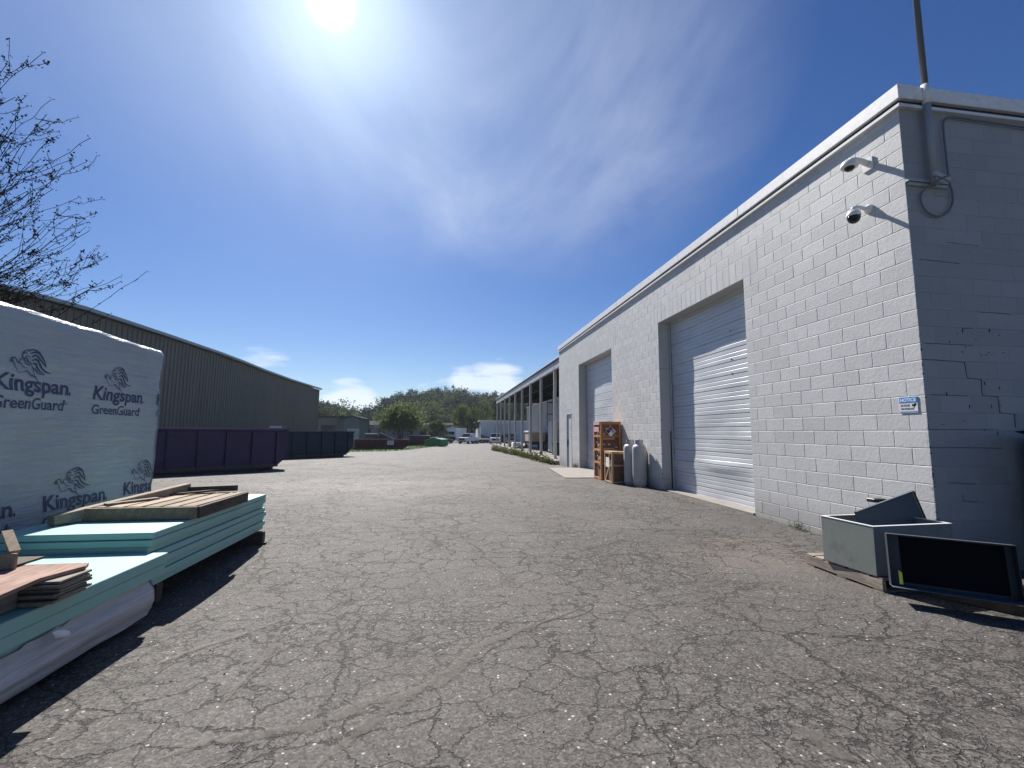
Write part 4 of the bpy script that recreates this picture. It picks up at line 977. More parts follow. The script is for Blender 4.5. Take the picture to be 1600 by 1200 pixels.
    for y0, zb in ((4.49, 1.86), (5.62, 1.845), (6.72, 1.84), (4.02, .70), (5.13, .69), (6.24, .70), (3.36, 1.86), (2.9, .70)):
        w = .80
        mb = MB(); mb.sub = False; lion(mb, y0+w*.17, zb+.14, w*.56, .27); clipmesh('printed_lion', mb, r, ym)
        mb = MB(); mb.sub = True; put_text(mb, 'Kingspan', Vector((XP, y0, zb)), u, v, w, .155, .022); put_text(mb, '.', Vector((XP, y0+w+.01, zb)), u, v, .02, .155, .03); clipmesh('printed_lettering', mb, r, ym)
        mb = MB(); mb.sub = True; put_text(mb, 'GreenGuard', Vector((XP, y0+.0, zb-.165)), u, v, w*.96, .11, .012); put_text(mb, '\u00ae', Vector((XP, y0+w*.965, zb-.11)), u, v, .025, .03, .0); clipmesh('printed_lettering', mb, r, ym)
package()

# ------------------------------------------------------------------ roll-off containers
def rolloff(name, label, p_right, ang, L, Wd, H, mt, ribs, endcut=.35, group='roll-off dumpsters', ribw=.09):
    """p_right: ground point of the near (right hand) long-side corner; long side runs back along -dir(ang)"""
    d = Vector((math.cos(ang), math.sin(ang), 0)); n = Vector((-d.y, d.x, 0)); o = Vector(p_right)-d*L
    T = Matrix(((d.x, n.x, 0, o.x), (d.y, n.y, 0, o.y), (0, 0, 1, o.z), (0, 0, 0, 1)))
    r = empty(name, o, label, 'dumpster', group)
    zb = .16; m = MB(); c = endcut; t = .04
    prof = [(0, 0, zb), (L-c, 0, zb), (L, 0, zb+c*.9), (L, 0, H), (0, 0, H)]
    m.prism([(x, 0, z) for x, y, z in prof][::-1], (0, t, 0), T); m.prism([(x, Wd-t, z) for x, y, z in prof][::-1], (0, t, 0), T)
    m.box((0, t, zb), (t, Wd-t, H), T); m.box((L-t, t, zb+c*.9), (L, Wd-t, H), T); m.box((t, t, zb), (L-c, Wd-t, zb+.05), T)
    m.prism([(L-c, t, zb), (L-t, t, zb+c*.9), (L-t, t, zb+c*.9+.05), (L-c, t, zb+.05)], (0, Wd-2*t, 0), T)
    m.build('container_body', mt, r)
    for i in range(ribs):
        x = (i+.5)*L/ribs
        if x > L-ribw: continue
        z0 = zb+.02+max(0, x-(L-c))*.9
        for y in (-.075, Wd+.001): m = MB(); m.prism([(x, y, z0), (x+ribw, y, z0), (x+ribw, y, H-.11), (x, y, H-.11)], (0, .074, 0), T); m.build('side_rib', mt, r)
    m = MB()
    for y in (-.09, Wd-.02): m.box((-.02, y, H-.10), (L+.04, y+.11, H+.012), T, bev=.012)
    m.box((-.03, .02, H-.10), (.08, Wd-.02, H+.01), T, bev=.012); m.box((L-.06, .02, H-.10), (L+.05, Wd-.02, H+.01), T, bev=.012); m.build('top_rail', mt, r)
    m = MB()
    for y in (.25, Wd-.4): m.box((.1, y, .02), (L-c-.05, y+.15, zb-.001), T)
    m.box((.0, -.05, zb-.05), (L-c, .02, zb+.06), T); m.build('floor_rail', M['steelrail'], r)
    m = MB()
    for x in (.35, L-c-.25):
        for y in (.02, Wd-.2):
            A = T @ Vector((x, y, .1)); B = T @ Vector((x, y+.16, .1)); m.tube([A, B], .1, 14)
    m.build('roller', M['steelrail'], r)
    return r, T
g = gz(19.)
P = onG(441, 733); rolloff('rolloff_dumpster', 'long purple roll-off dumpster beside the wrapped package', (P.x+.1, P.y+.1, g), R_(43), 7.2, 2.35, 1.60, M['purple'], 8)
P = onG(545, 713); rolloff('rolloff_dumpster', 'dark navy blue roll-off dumpster behind the purple one', (P.x+.2, P.y+.3, gz(P.y)), R_(50), 7.0, 2.35, 1.68, M['navy'], 7, .55)
P = onG(640, 701.5)
rr, T = rolloff('rolloff_dumpster', 'low maroon ribbed dumpster with white notice standing on the grass', (P.x, P.y, gz(P.y)+.02), R_(28), 6.6, 2.2, 1.15, M['maroon'], 15, .5, ribw=.12)
m = MB(); m.box((3.75, -.10, .5), (4.55, -.085, 1.0), T); sg = m.build('notice_plate', M['paper'], rr)
m = MB()
for i in range(3): m.box((3.85, -.106, .60+i*.12), (4.45, -.101, .65+i*.12), T)
m.build('notice_text_line', M['grey'], sg)
m = MB(); P = onG(425, 733); m.box((P.x-.3, P.y+.3, 1.62), (P.x+.15, P.y+.34, 1.70)); tag(m.build('white_board', M['paper']), 'small white board edge showing over the purple dumpster rim', 'board')
def wedge_bin():
    P = onG(663, 697.5); Q = onG(689, 698); d = Q-P; L = d.length; d.normalize(); n = Vector((-d.y, d.x, 0)); g = gz(P.y)
    T = Matrix(((d.x, n.x, 0, P.x), (d.y, n.y, 0, P.y), (0, 0, 1, g+.02), (0, 0, 0, 1)))
    r = empty('green_skip', (P.x, P.y, g), 'bright green dumpster with sloping top at the edge of the grass', 'dumpster')
    m = MB(); H = 1.15; m.prism([(.08, 0, .1), (L-.05, 0, .1), (L, 0, H*.9), (L*.62, 0, H+.08), (0, 0, H*.72), (0, 0, .5)][::-1], (0, 1.8, 0), T); m.build('container_body', M['green'], r)
    m = MB(); m.prism([(-.05, -.05, H*.72+.01), (L*.62, -.05, H+.09), (L*.62, -.05, H+.15), (-.05, -.05, H*.72+.07)][::-1], (0, 1.9, 0), T); m.build('lid', mat('pale_green_paint', (.16, .40, .2), .5), r)
    m = MB(); m.box((0, -.06, .28), (L, -.002, .36), T); m.box((L*.5, -.05, .1), (L*.5+.06, -.002, H*.8), T); m.build('rib', M['green'], r)
    m = MB(); m.box((.2, .1, 0), (.4, 1.7, .1), T); m.box((L-.5, .1, 0), (L-.3, 1.7, .1), T); m.build('skid', M['steelrail'], r)
wedge_bin()

# ------------------------------------------------------------------ left warehouse
def warehouse():
    X = -13.5; r = empty('metal_warehouse', (X-12, 30, 0), 'long tan metal-sided warehouse along the left of the yard', 'building')
    E_ = [(2, 5.6), (15.2, 5.79), (16.4, 5.9), (18, 5.99), (22.7, 6.04), (28, 6.06), (30.9, 6.02), (34.5, 5.93), (39.8, 5.88), (49.1, 5.94)]
    def ez(y):
        for (a, za), (b, zb) in zip(E_, E_[1:]):
            if y <= b: return za+(zb-za)*(y-a)/(b-a)
        return E_[-1][1]
    YE2 = 49.1
    m = MB(); y = 2.; pts = []
    while y < YE2:
        for dy, dx in ((0, 0), (.02, .035), (.075, .035), (.095, 0)):
            if y+dy < YE2: pts.append((y+dy, dx))
        y += .305
    pts.append((YE2, 0)); vs = []
    for yy, dx in pts: vs += [(X+dx, yy, -1), (X+dx, yy, ez(yy)-.16)]
    m.add(vs, [(2*i, 2*i+2, 2*i+3, 2*i+1) for i in range(len(pts)-1)])
    m.quad((X, YE2, -1), (X-24, YE2, -1), (X-24, YE2, 5.7), (X-12, YE2, 7.2), (X, YE2, 5.75)); m.quad((X, 2, -1), (X-24, 2, -1), (X-24, 2, 5.5), (X-12, 2, 7.), (X, 2, 5.4)); m.quad((X-24, 2, -1), (X-24, YE2, -1), (X-24, YE2, 5.7), (X-24, 2, 5.5))
    m.build('siding', M['siding'], r)
    m = MB()
    for (a, za), (b, zb) in zip(E_, E_[1:]):
        m.add([(X+.28, a, za-.13), (X+.28, b, zb-.13), (X+.28, b, zb), (X+.28, a, za), (X+.12, a, za-.13), (X+.12, b, zb-.13), (X+.12, b, zb), (X+.12, a, za)], [(0, 1, 2, 3), (4, 7, 6, 5), (3, 2, 6, 7), (0, 4, 5, 1)])
    a, za = E_[-1]; m.quad((X+.28, a, za-.13), (X+.12, a, za-.13), (X+.12, a, za), (X+.28, a, za)); m.build('gutter', M['gutter'], r)
    m = MB()
    for (a, za), (b, zb) in zip(E_, E_[1:]):
        m.add([(X-.05, a, za-.19), (X+.115, a, za-.17), (X+.115, b, zb-.17), (X-.05, b, zb-.19)], [(0, 1, 2, 3)])
        m.add([(X+.1, a, za-.01), (X+.1, b, zb-.01), (X-12, b, zb+1.3), (X-12, a, za+1.3)], [(0, 1, 2, 3)]); m.add([(X-12, a, za+1.3), (X-12, b, zb+1.3), (X-24.3, b, zb-.05), (X-24.3, a, za-.05)], [(0, 1, 2, 3)])
    m.build('roof', M['roofmetal'], r)
warehouse()

# ------------------------------------------------------------------ open canopy beyond the block building
def canopy():
    XC = 5.6; r = empty('loading_canopy', (9, 38, 0), 'long open-sided steel canopy on pale posts beyond the block building', 'canopy')
    Y0, Y1 = 21.78, 52.6; zt = 5.36; posts = [23.3+3.6*i for i in range(9)]
    m = MB(); m.box((XC-.08, Y0, zt-.52), (XC+.08, Y1, zt-.13)); m.build('fascia_beam', M['canopywhite'], r)
    m = MB(); m.box((XC-.16, Y0, zt-.06), (XC+.1, Y1+.1, zt), bev=.01); m.build('roof_edge', M['whitemetal'], r)
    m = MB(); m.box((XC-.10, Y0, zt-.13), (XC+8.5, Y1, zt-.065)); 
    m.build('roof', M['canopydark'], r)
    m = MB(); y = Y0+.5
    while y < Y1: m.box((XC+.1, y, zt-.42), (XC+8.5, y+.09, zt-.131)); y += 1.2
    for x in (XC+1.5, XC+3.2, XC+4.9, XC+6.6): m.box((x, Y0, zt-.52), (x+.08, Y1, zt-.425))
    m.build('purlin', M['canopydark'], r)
    for i, y in enumerate(posts):
        m = MB(); m.box((XC-.075, y-.075, -.7), (XC+.075, y+.075, zt-.521), bev=.008); m.box((XC-.09, y-.1, zt-.54), (XC+.09, y+.1, zt-.10)); p_ = m.build('post', M['canopywhite'], r)
        m = MB(); m.box((XC-.13, y-.13, .12), (XC+.13, y+.13, .15)); m.build('base_plate', M['canopywhite'], p_)
    m = MB(); m.box((XC-.35, Y0, -1.2), (XC+8.5, Y1+.3, .12), bev=.02); struct(m.build('raised_concrete_slab', M['concrete']))
    # inner building
    r = empty('service_building', (9, 36, 0), 'pale flat-walled building standing under the far side of the canopy', 'building')
    Xb = 8.2; Yb = 47.; m = MB(); m.box((Xb, 26., 0.121), (Xb+6, Yb, 4.05)); m.build('wall', M['yardwall'], r)
    m = MB(); m.box((Xb-.06, 25.95, 4.05), (Xb+6.05, Yb+.06, 4.16)); m.build('roof_trim', M['whitemetal'], r)
    m = MB(); m.box((Xb-.03, 40.2, .9), (Xb-.001, 41.0, 3.2)); m.box((Xb-.03, 37, 2.6), (Xb-.001, 37.4, 3.0)); m.build('wall_patch', M['grey'], r)
    # caged ladder
    r = empty('caged_ladder', (7.9, 34, .1), 'caged metal ladder fixed to the pale wall under the canopy', 'ladder'); y = 33.6
    m = MB()
    for yy in (y-.25, y+.25): m.tube([(7.95, yy, .5), (7.95, yy, 4.7)], .03, 6)
    m.build('rail', M['galv'], r)
    m = MB(); z = .7
    while z < 4.6: m.tube([(7.95, y-.25, z), (7.95, y+.25, z)], .018, 5); z += .3
    m.build('rung', M['galv'], r)
    m = MB()
    for z in (2.0, 2.9, 3.8, 4.5): m.tube([(7.95+.5*math.cos(a)*-1, y+.38*math.sin(a), z) for a in [R_(-90+20*k) for k in range(10)]], .025, 5, False)
    for a in (-60, -20, 20, 60): m.tube([(7.95-.5*math.cos(R_(a)), y+.38*math.sin(R_(a)), 2.0), (7.95-.5*math.cos(R_(a)), y+.38*math.sin(R_(a)), 4.5)], .018, 5)
    m.build('cage', M['steelrail'], r)
    # cabinet + green box + cart
    r = empty('utility_cabinet', (7.2, 30.5, .12), 'tall white utility cabinet on the slab beside the first canopy posts', 'cabinet')
    m = MB(); m.box((6.85, 29.4, .20), (7.6, 30.6, 2.25), bev=.02); m.build('cabinet_body', M['yardwall'], r); m = MB(); m.box((7.2, 29.37, .5), (7.55, 29.399, 1.7)); m.build('cabinet_door', M['grey'], r)
    r = empty('green_locker', (6.7, 27.2, .12), 'dark green metal locker on the slab behind the second canopy post', 'locker')
    m = MB(); m.box((6.4, 26.6, .121), (7.2, 27.5, .85), bev=.02); m.build('locker_body', mat('dark_green_metal', (.03, .065, .045), .5), r); m = MB(); m.box((6.36, 26.55, .851), (7.24, 27.55, .90)); m.build('locker_lid', mat('dark_green_lid', (.04, .08, .055), .5), r)
    r = empty('equipment_cart', (7.2, 37, .12), 'tan covered equipment cart parked under the canopy by the pale wall', 'cart')
    m = MB(); m.box((6.5, 36.2, .75), (7.9, 38.4, 1.5), bev=.03); m.build('cart_body', mat('tan_cover', (.42, .33, .25), .7), r)
    m = MB(); m.box((6.45, 36.1, 1.501), (7.95, 38.5, 1.62), bev=.02); m.build('cart_top', M['paper'], r)
    for x in (6.6, 7.7):
        for y in (36.4, 38.1): m = MB(); m.tube([(x-.06, y, .36), (x+.06, y, .36)], .235, 14); m.build('wheel', M['rubber'], r)
    m = MB(); m.box((6.55, 36.3, .5), (7.85, 38.3, .749)); m.build('chassis', M['darkwood'], r)
    # scrap along the slab
    rnd = random.Random(8)
    for i, lab in enumerate(('low white bundle lying on the slab between far canopy posts', 'dark pile of pipes on the slab between middle canopy posts', 'small dark scrap pile by the slab edge under the canopy')):
        y = (41.5, 39.0, 44.5)[i]; m = MB(); x = 6.3
        for k in range(7):
            zz = .16+.05*k*(1 if i != 1 else .8); m.tube([(x+rnd.uniform(-.3, .3), y-rnd.uniform(.5, 1), zz), (x+rnd.uniform(-.2, .4), y+rnd.uniform(.5, 1), zz+rnd.uniform(0, .15))], .05, 6)
        m.box((x-.4, y-.5, .121), (x+.5, y+.6, .3+.25*(i == 0)), bev=.03); tag(m.build('scrap_pile', (M['paper'], M['steelrail'], M['darkwood'])[i], None, (x, y, .12)), lab, 'scrap')
canopy()

# ------------------------------------------------------------------ weeds
def weeds(name, label, cx, cy, z, sx, sy, h, n, mt, seed, kind=None):
    rnd = random.Random(seed); m = MB()
    for i in range(n):
        x, y = cx+rnd.gauss(0, sx), cy+rnd.gauss(0, sy); zz = z
        k = rnd.randint(3, 6); a = rnd.uniform(0, 6.28); H = h*rnd.uniform(.4, 1.1)
        lean = Vector((rnd.uniform(-.4, .4), rnd.uniform(-.4, .4), 1)).normalized(); top = Vector((x, y, zz))+lean*H
        m.tube([(x, y, zz-.02), tuple(top)], h*.012, 3, False)
        for j in range(k):
            c = Vector((x, y, zz))+lean*H*(j+1)/k; b = rnd.uniform(0, 6.28); L = h*.28*rnd.uniform(.5, 1.2); d = Vector((math.cos(b), math.sin(b), rnd.uniform(.0, .9))).normalized()*L; s = Vector((-math.sin(b), math.cos(b), 0))*L*.22
            m.quad(c, c+d*.5+s, c+d, c+d*.5-s)
    o = m.build(name, mt, None, (cx, cy, z))
    return tag(o, label, 'weed', 'weeds along the walls') if not kind else struct(o, 'stuff')
weeds('weed_clump', 'leafy green weed growing at the wall base below the lower blocks', 5.35, 6.35, gz(6.3), .03, .10, .12, 26, M['weed'], 1)
weeds('weed_clump', 'dry straw-coloured weed behind the left end of the steel shell', 5.25, 5.25, gz(5.2), .03, .12, .42, 16, M['dryweed'], 2)
weeds('weed_clump', 'green weed tuft beside the far jamb of the second roll-up door', 5.38, 18.75, gz(18.8), .04, .18, .22, 40, M['weed'], 3)
weeds('weed_clump', 'small weed at the wall base just left of the first roll-up door sill', 5.36, 11.45, gz(11.4), .02, .08, .10, 12, M['weed'], 7)
weeds('weed_clump', 'thin weed tuft at the wall base between two weeds near the steel shell', 5.36, 5.85, gz(5.8), .02, .07, .09, 10, M['dryweed'], 8)
m = MB(); rnd = random.Random(12)
for i in range(520):
    y = 21.9+31*rnd.random()**1.2; x = 5.2-abs(rnd.gauss(0, .16)); h = rnd.uniform(.12, .55)*(1.2 if y > 30 else 1.)*(1+.8*mnoise.noise(Vector((y*.8, 0, 0)))); z = gz(y)
    for j in range(7):
        c = Vector((x+rnd.gauss(0, .07), y+rnd.gauss(0, .12), z+h*rnd.random())); b = rnd.uniform(0, 6.28); L = .13*rnd.uniform(.5, 1.2); d = Vector((math.cos(b), math.sin(b), rnd.uniform(-.2, .9)))*L; s = Vector((-math.sin(b), math.cos(b), .3))*L*.35
        m.quad(c, c+d*.5+s, c+d, c+d*.5-s)
struct(m.build('undergrowth', M['weed']), 'stuff')

# ------------------------------------------------------------------ bare tree at the left
def bare_tree():
    rnd = random.Random(5); base = Vector((-12.6, 9.2, 0)); r = empty('budding_tree', base, 'bare spring tree with thin budding branches reaching in from the left', 'tree')
    trunk = MB(); top = Vector((-12.2, 9.6, 8.)); trunk.tube([base, base+Vector((.1, .1, 2)), Vector((-12.4, 9.4, 4.5)), top, top+Vector((.2, .2, 2))], [.24, .2, .15, .09, .04], 10); trunk.build('trunk', M['bark'], r)
    br = MB(); bd = MB()
    def buds(p, d, n, sz=.019):
        for k in range(n):
            q = p+Vector([rnd.uniform(-1, 1) for _ in range(3)])*.03; e1 = Vector([rnd.uniform(-1, 1) for _ in range(3)]).normalized(); e2 = e1.orthogonal().normalized(); s = sz*rnd.uniform(.6, 1.3)
            bd.quad(q-e1*s, q+e2*s*.5, q+e1*s, q-e2*s*.5)
    def branch(p0, p1, r0, sag, depth):
        d = p1-p0; L = d.length; n = max(5, int(L/.22)); pts = []
        side = Vector((rnd.uniform(-1, 1), rnd.uniform(-1, 1), 0))*.05*L
        for i in range(n+1):
            t = i/n; q = p0.lerp(p1, t)-Vector((0, 0, 1))*sag*math.sin(math.pi*t)+side*math.sin(math.pi*t)+Vector([rnd.uniform(-1, 1) for _ in range(3)])*.018; pts.append(q)
        rs = [max(.0036, r0*(1-t/n)) for t in range(n+1)]
        br.tube(pts, rs, 5 if r0 > .015 else 3, False)
        for i in range(max(1, n//5), n+1):
            if r0 < .03 or i > n*.4: buds(pts[i], d, 2)
            if depth > 0 and rnd.random() < (.44 if depth > 1 else .32) and i < n:
                a = (pts[i]-pts[i-1]).normalized(); k = Vector([rnd.uniform(-1, 1) for _ in range(3)]); k.z = abs(k.z)*.4+.1; k = (k-a*k.dot(a)).normalized()
                l2 = L*rnd.uniform(.16, .36)*(1.2-i/n); dirn = (a*rnd.uniform(.8, 1.2)+k*rnd.uniform(.4, .8)).normalized()
                branch(pts[i], pts[i]+dirn*l2, max(.006, rs[i]*.55), l2*.10, depth-1)
    tips = [(65, 82), (14, 102), (82, 155), (81, 187), (72, 182), (77, 217), (143, 214), (135, 252), (100, 262), (125, 308), (110, 323), (110, 337), (140, 360), (127, 347), (157, 395), (167, 403), (230, 424), (160, 440), (135, 465), (118, 475), (83, 293), (60, 250), (50, 330), (70, 400), (40, 440), (30, 170), (20, 220), (95, 420), (55, 380), (45, 300), (85, 452), (150, 446), (100, 442), (75, 350), (90, 380), (60, 310), (105, 405), (40, 270), (190, 432), (120, 435), (80, 428), (150, 410), (60, 460), (100, 385), (30, 420), (115, 352), (-30, 60), (-60, 150), (-20, 120)]
    for i, (x, y) in enumerate(tips):
        D = rnd.uniform(9.2, 11.6); tip = CC+ray(x, y)*(D/ray(x, y).length)
        zt_ = max(2.5, min(8.5, tip.z-rnd.uniform(.2, 1.6)-max(0, (tip.z-3))*.15)); st = Vector((-12.35+rnd.uniform(-.1, .1), 9.5+rnd.uniform(-.1, .1), zt_))
        branch(st, tip, rnd.uniform(.020, .034), (tip-st).length*rnd.uniform(.08, .16), 2)
    br.build('branches', M['twig'], r); bd.build('buds', M['bud'], r)
bare_tree()

# ------------------------------------------------------------------ trees
def clumps(mb, c, R3, n, leaf, rnd, shell=.55, per=9, flatz=1.):
    for i in range(n):
        d = Vector([rnd.gauss(0, 1) for _ in range(3)]).normalized(); rr = rnd.uniform(shell, 1.)
        q = Vector(c)+Vector((d.x*R3[0], d.y*R3[1], d.z*R3[2]))*rr
        for j in range(per):
            p = q+Vector([rnd.gauss(0, 1) for _ in range(3)])*leaf*1.6; e1 = Vector([rnd.gauss(0, 1) for _ in range(3)]).normalized(); e2 = e1.orthogonal().normalized(); s = leaf*rnd.uniform(.5, 1.2)
            mb.quad(p-e1*s, p+e2*s*.6, p+e1*s, p-e2*s*.6)
def tree(name, label, x, ybase_px, Y, Hpx, Wpx, leafm, seed, lobes=9, leaf=.35, dens=90, multi=1, group='trees beyond the yard', trunkf=.25, willow=False):
    """placed by picture column x at yard distance Y; heights in picture pixels converted to metres"""
    rnd = random.Random(seed); d = ray(x, 640); P = CC+d*(Y/d.y); g = gz(Y); base = Vector((P.x, Y, g)); zc = (P-CC).dot(Fv)
    ppm = FPX/zc; H = Hpx/ppm; Wd = Wpx/ppm
    r = empty(name, base, label, 'tree', group)
    m = MB(); c = MB(); asym = [rnd.uniform(.7, 1.15) for _ in range(8)]; hub = H*trunkf
    stems = []
    for k in range(multi):
        o = Vector((rnd.uniform(-1, 1), rnd.uniform(-.6, .6), 0))*(.05*Wd if multi > 1 else 0)
        P_ = [base+o*.3, base+o+Vector((0, 0, hub)), base+o*2.+Vector((rnd.uniform(-.04, .04)*Wd, 0, H*.55)), base+o*3+Vector((0, 0, H*.86))]
        m.tube(P_, [H*.022, H*.016, H*.009, H*.002], 6); stems.append(P_)
    nl = lobes*5
    for k in range(nl):
        P_ = stems[k % multi]; t0 = rnd.uniform(.15, .95); seg = 1 if t0 < .5 else 2; st = P_[seg].lerp(P_[seg+1] if seg < 3 else P_[3], (t0-.15)/.85) if seg < 3 else P_[3]
        a = rnd.uniform(0, 6.283); el = rnd.uniform(-.15, 1.)**1 ; rad = Wd*.5*asym[int(a/6.2832*8) % 8]*math.sqrt(max(.05, 1-max(0, el)**2*.9))*rnd.uniform(.75, 1.05)
        zc_ = H*(trunkf+.18); e = base+Vector((math.cos(a)*rad, math.sin(a)*rad, zc_+(H-zc_)*el*rnd.uniform(.85, 1.03)))
        mid = st.lerp(e, .55)+Vector((0, 0, H*.07)); L = [st, st.lerp(mid, .6)+Vector((0, 0, H*.015)), mid, e]
        m.tube(L, [H*.006, H*.004, H*.003, H*.001], 3, False)
        nlf = int(dens*.55)
        for q in range(nlf):
            t = .35+.7*rnd.random()**.8; p = (mid.lerp(e, (t-.5)*2) if t > .5 else st.lerp(mid, t*2)); sp = Wd*.035*(1.2 if not willow else .9)
            p = p+Vector((rnd.gauss(0, sp), rnd.gauss(0, sp), rnd.gauss(0, sp)-(abs(rnd.gauss(0, H*.045)) if willow else 0)))
            e1 = Vector([rnd.gauss(0, 1) for _ in range(3)])
            if willow: e1.z *= 2
            e1.normalize(); e2 = e1.orthogonal().normalized(); sz = leaf*rnd.uniform(.5, 1.2); c.quad(p-e1*sz, p+e2*sz*.55, p+e1*sz, p-e2*sz*.55)
    m.build('trunk', M['bark'], r); c.build('crown', leafm, r)
tree('willow_tree', 'wide yellow-green willow tree behind the maroon dumpster', 627, 690, 78, 64, 78, M['willow'], 1, 26, .17, 150, 4, trunkf=.3, willow=True)
tree('small_tree', 'small rounded pale green tree behind the green dumpster', 684, 690, 92, 36, 32, M['springleaf'], 2, 10, .15, 130, 2)
tree('leafy_tree', 'tall light green tree with visible limbs behind the camper trailer', 722, 690, 112, 60, 42, M['willow'], 3, 14, .17, 110, 2)
tree('leafy_tree', 'slender green tree between the camper trailer and the white warehouse', 742, 690, 108, 56, 30, M['springleaf'], 4, 12, .17, 110, 2)
tree('sparse_tree', 'tall sparse brownish tree before the white warehouse', 757, 690, 104, 64, 34, M['springleaf'], 5, 12, .13, 60, 2)
tree('leafy_tree', 'dark leafy tree rising behind the first far canopy posts', 778, 690, 118, 66, 40, M['forest'], 6, 12, .22, 120, 2)
tree('bushy_tree', 'dark bushy tree rising at the warehouse corner above the grey building', 503, 680, 92, 46, 34, M['forest'], 7, 10, .22, 120, 2)
tree('bushy_tree', 'rounded dark tree right of the warehouse corner tree', 517, 680, 98, 38, 26, M['forest'], 8, 9, .22, 110, 1)
tree('bushy_tree', 'olive tree behind the canopy posts above the service building', 806, 690, 125, 66, 40, M['springleaf'], 9, 12, .35, 60, 2)
tree('bushy_tree', 'dark green tree seen through the nearest canopy bays', 822, 690, 130, 62, 36, M['forest'], 10, 10, .35, 60, 2)
tree('bushy_tree', 'low green shrubby tree at the foot of the hill behind parked vehicles', 663, 690, 130, 34, 30, M['springleaf'], 11, 9, .4, 60, 2)

# hillside
TOPP = [(440, 640), (497, 634), (520, 640), (545, 650), (560, 652), (575, 646), (590, 638), (600, 627), (615, 621), (640, 616), (660, 615), (680, 613), (695, 608), (715, 611), (730, 616), (750, 619), (775, 620), (800, 624), (840, 632), (900, 642), (1000, 652)]
def toppx(x):
    if x <= TOPP[0][0]: return TOPP[0][1]
    for (a, ya), (b, yb) in zip(TOPP, TOPP[1:]):
        if x <= b: return ya+(yb-ya)*(x-a)/(b-a)
    return TOPP[-1][1]
def pxcol(X, Y):
    v = Vector((X, Y, 0)); z = v.dot(Fv); return 800+FPX*v.dot(Rv)/z
def hillz(X, Y):
    x = pxcol(X, Y); Yr = 300.; d = ray(x, toppx(x)); P = CC+d*(Yr/d.y); H = max(0, P.z-9.5)
    t = (Y-140)/(Yr-140)
    if t <= 0: return gz(Y)-.3
    s = cosmooth(min(1, t)) if t < 1 else max(.4, 1-.25*(t-1))
    return gz(Y)-.3+H*s
def hillside():
    m = MB(); m.sm = True; xs = [-260+8*i for i in range(60)]; ys = [135+8*i for i in range(36)]; n = len(xs)
    m.add([(x, y, hillz(x, y)) for y in ys for x in xs], [(j*n+i, j*n+i+1, (j+1)*n+i+1, (j+1)*n+i) for j in range(len(ys)-1) for i in range(n-1)])
    struct(m.build('hill', M['hill']))
    rnd = random.Random(77); ms = [MB() for _ in range(3)]; tr = MB()
    for k in range(620):
        Y = 148+170*rnd.random()**.8; x = rnd.uniform(470, 860); d = ray(x, 660); X = d.x*Y/d.y
        z = hillz(X, Y); H = rnd.uniform(7, 12.5); crest = Y > 262
        pine = crest and rnd.random() < .75 or rnd.random() < .12
        q = 2 if pine else (1 if rnd.random() < .3 else 0)
        W_ = H*(.22 if pine else .40)*rnd.uniform(.8, 1.2)
        for L in range(4 if not pine else 5):
            f = L/4; c = (X+rnd.uniform(-.5, .5)*W_*(1 if not pine else .3), Y+rnd.uniform(-.5, .5)*W_, z+H*((.45+.5*rnd.random()) if not pine else (.3+.68*f)))
            rr = W_*(.62 if not pine else .95*(1-f*.75)); clumps(ms[q], c, (rr, rr, rr*(.75 if not pine else .5)), 26 if not pine else 16, .42, rnd, .4, 4)
        tr.tube([(X, Y, z-1), (X, Y, z+H*.7)], [.18, .08], 4, False)
    for i, mm in enumerate(ms): struct(mm.build(('forest', 'spring_forest', 'pine_forest')[i], (M['forest'], M['springleaf'], M['pine'])[i]), 'stuff')
    struct(tr.build('forest_trunks', M['bark']), 'stuff')
hillside()

# ------------------------------------------------------------------ buildings beyond
def bpos(x, Y): d = ray(x, 660); return Vector((d.x*Y/d.y, Y, gz(Y)))
def zpx(x, y, Y): return atY(x, y, Y).z
def low_building(name, label, x0, x1, Y, ytop, yeave, dep, wm, rm, gable=False, extra=None):
    a, b = bpos(x0, Y), bpos(x1, Y); r = empty(name, (a+b)/2, label, 'building'); ze = zpx(x0, yeave, Y); zt_ = zpx(x0, ytop, Y)
    m = MB()
    if gable: xm = (a.x+b.x)/2; m.prism([(a.x, Y, -1.5), (b.x, Y, -1.5), (b.x, Y, ze), (xm, Y, zt_), (a.x, Y, ze)], (0, dep, 0))
    else: m.box((a.x, Y, -1.5), (b.x, Y+dep, ze))
    m.build('wall', wm, r); m = MB()
    if gable:
        xm = (a.x+b.x)/2
        m.prism([(a.x-.3, Y-.3, ze-.05), (xm, Y-.3, zt_+.02), (xm, Y-.3, zt_+.2), (a.x-.3, Y-.3, ze+.12)], (0, dep+.6, 0)); m.prism([(xm+.001, Y-.3, zt_+.02), (b.x+.3, Y-.3, ze-.05), (b.x+.3, Y-.3, ze+.12), (xm+.001, Y-.3, zt_+.2)], (0, dep+.6, 0))
    else: m.prism([(a.x-.4, Y-.5, ze+.001), (a.x-.4, Y-.5, ze+.25), (a.x-.4, Y+dep*.5, zt_), (a.x-.4, Y+dep+.5, ze+.25), (a.x-.4, Y+dep+.5, ze+.001)], (b.x-a.x+.8, 0, 0))
    m.build('roof', rm, r)
    return r, a, b, ze
r, a, b, ze = low_building('low_building', 'low tan building just beyond the warehouse corner', 470, 528, 74, 648, 652, 10, M['tanwall'], M['greyroof'])
m = MB(); m.box((a.x+(b.x-a.x)*.55, 73.9, -.7), (b.x-.4, 73.99, ze-1.2)); m.build('window', M['carglass'], r)
r, a, b, ze = low_building('gabled_building', 'small grey gabled building between the tan building and the long grey one', 538, 561, 70, 650.5, 654, 9, M['bluegrey'], M['greyroof'], True)
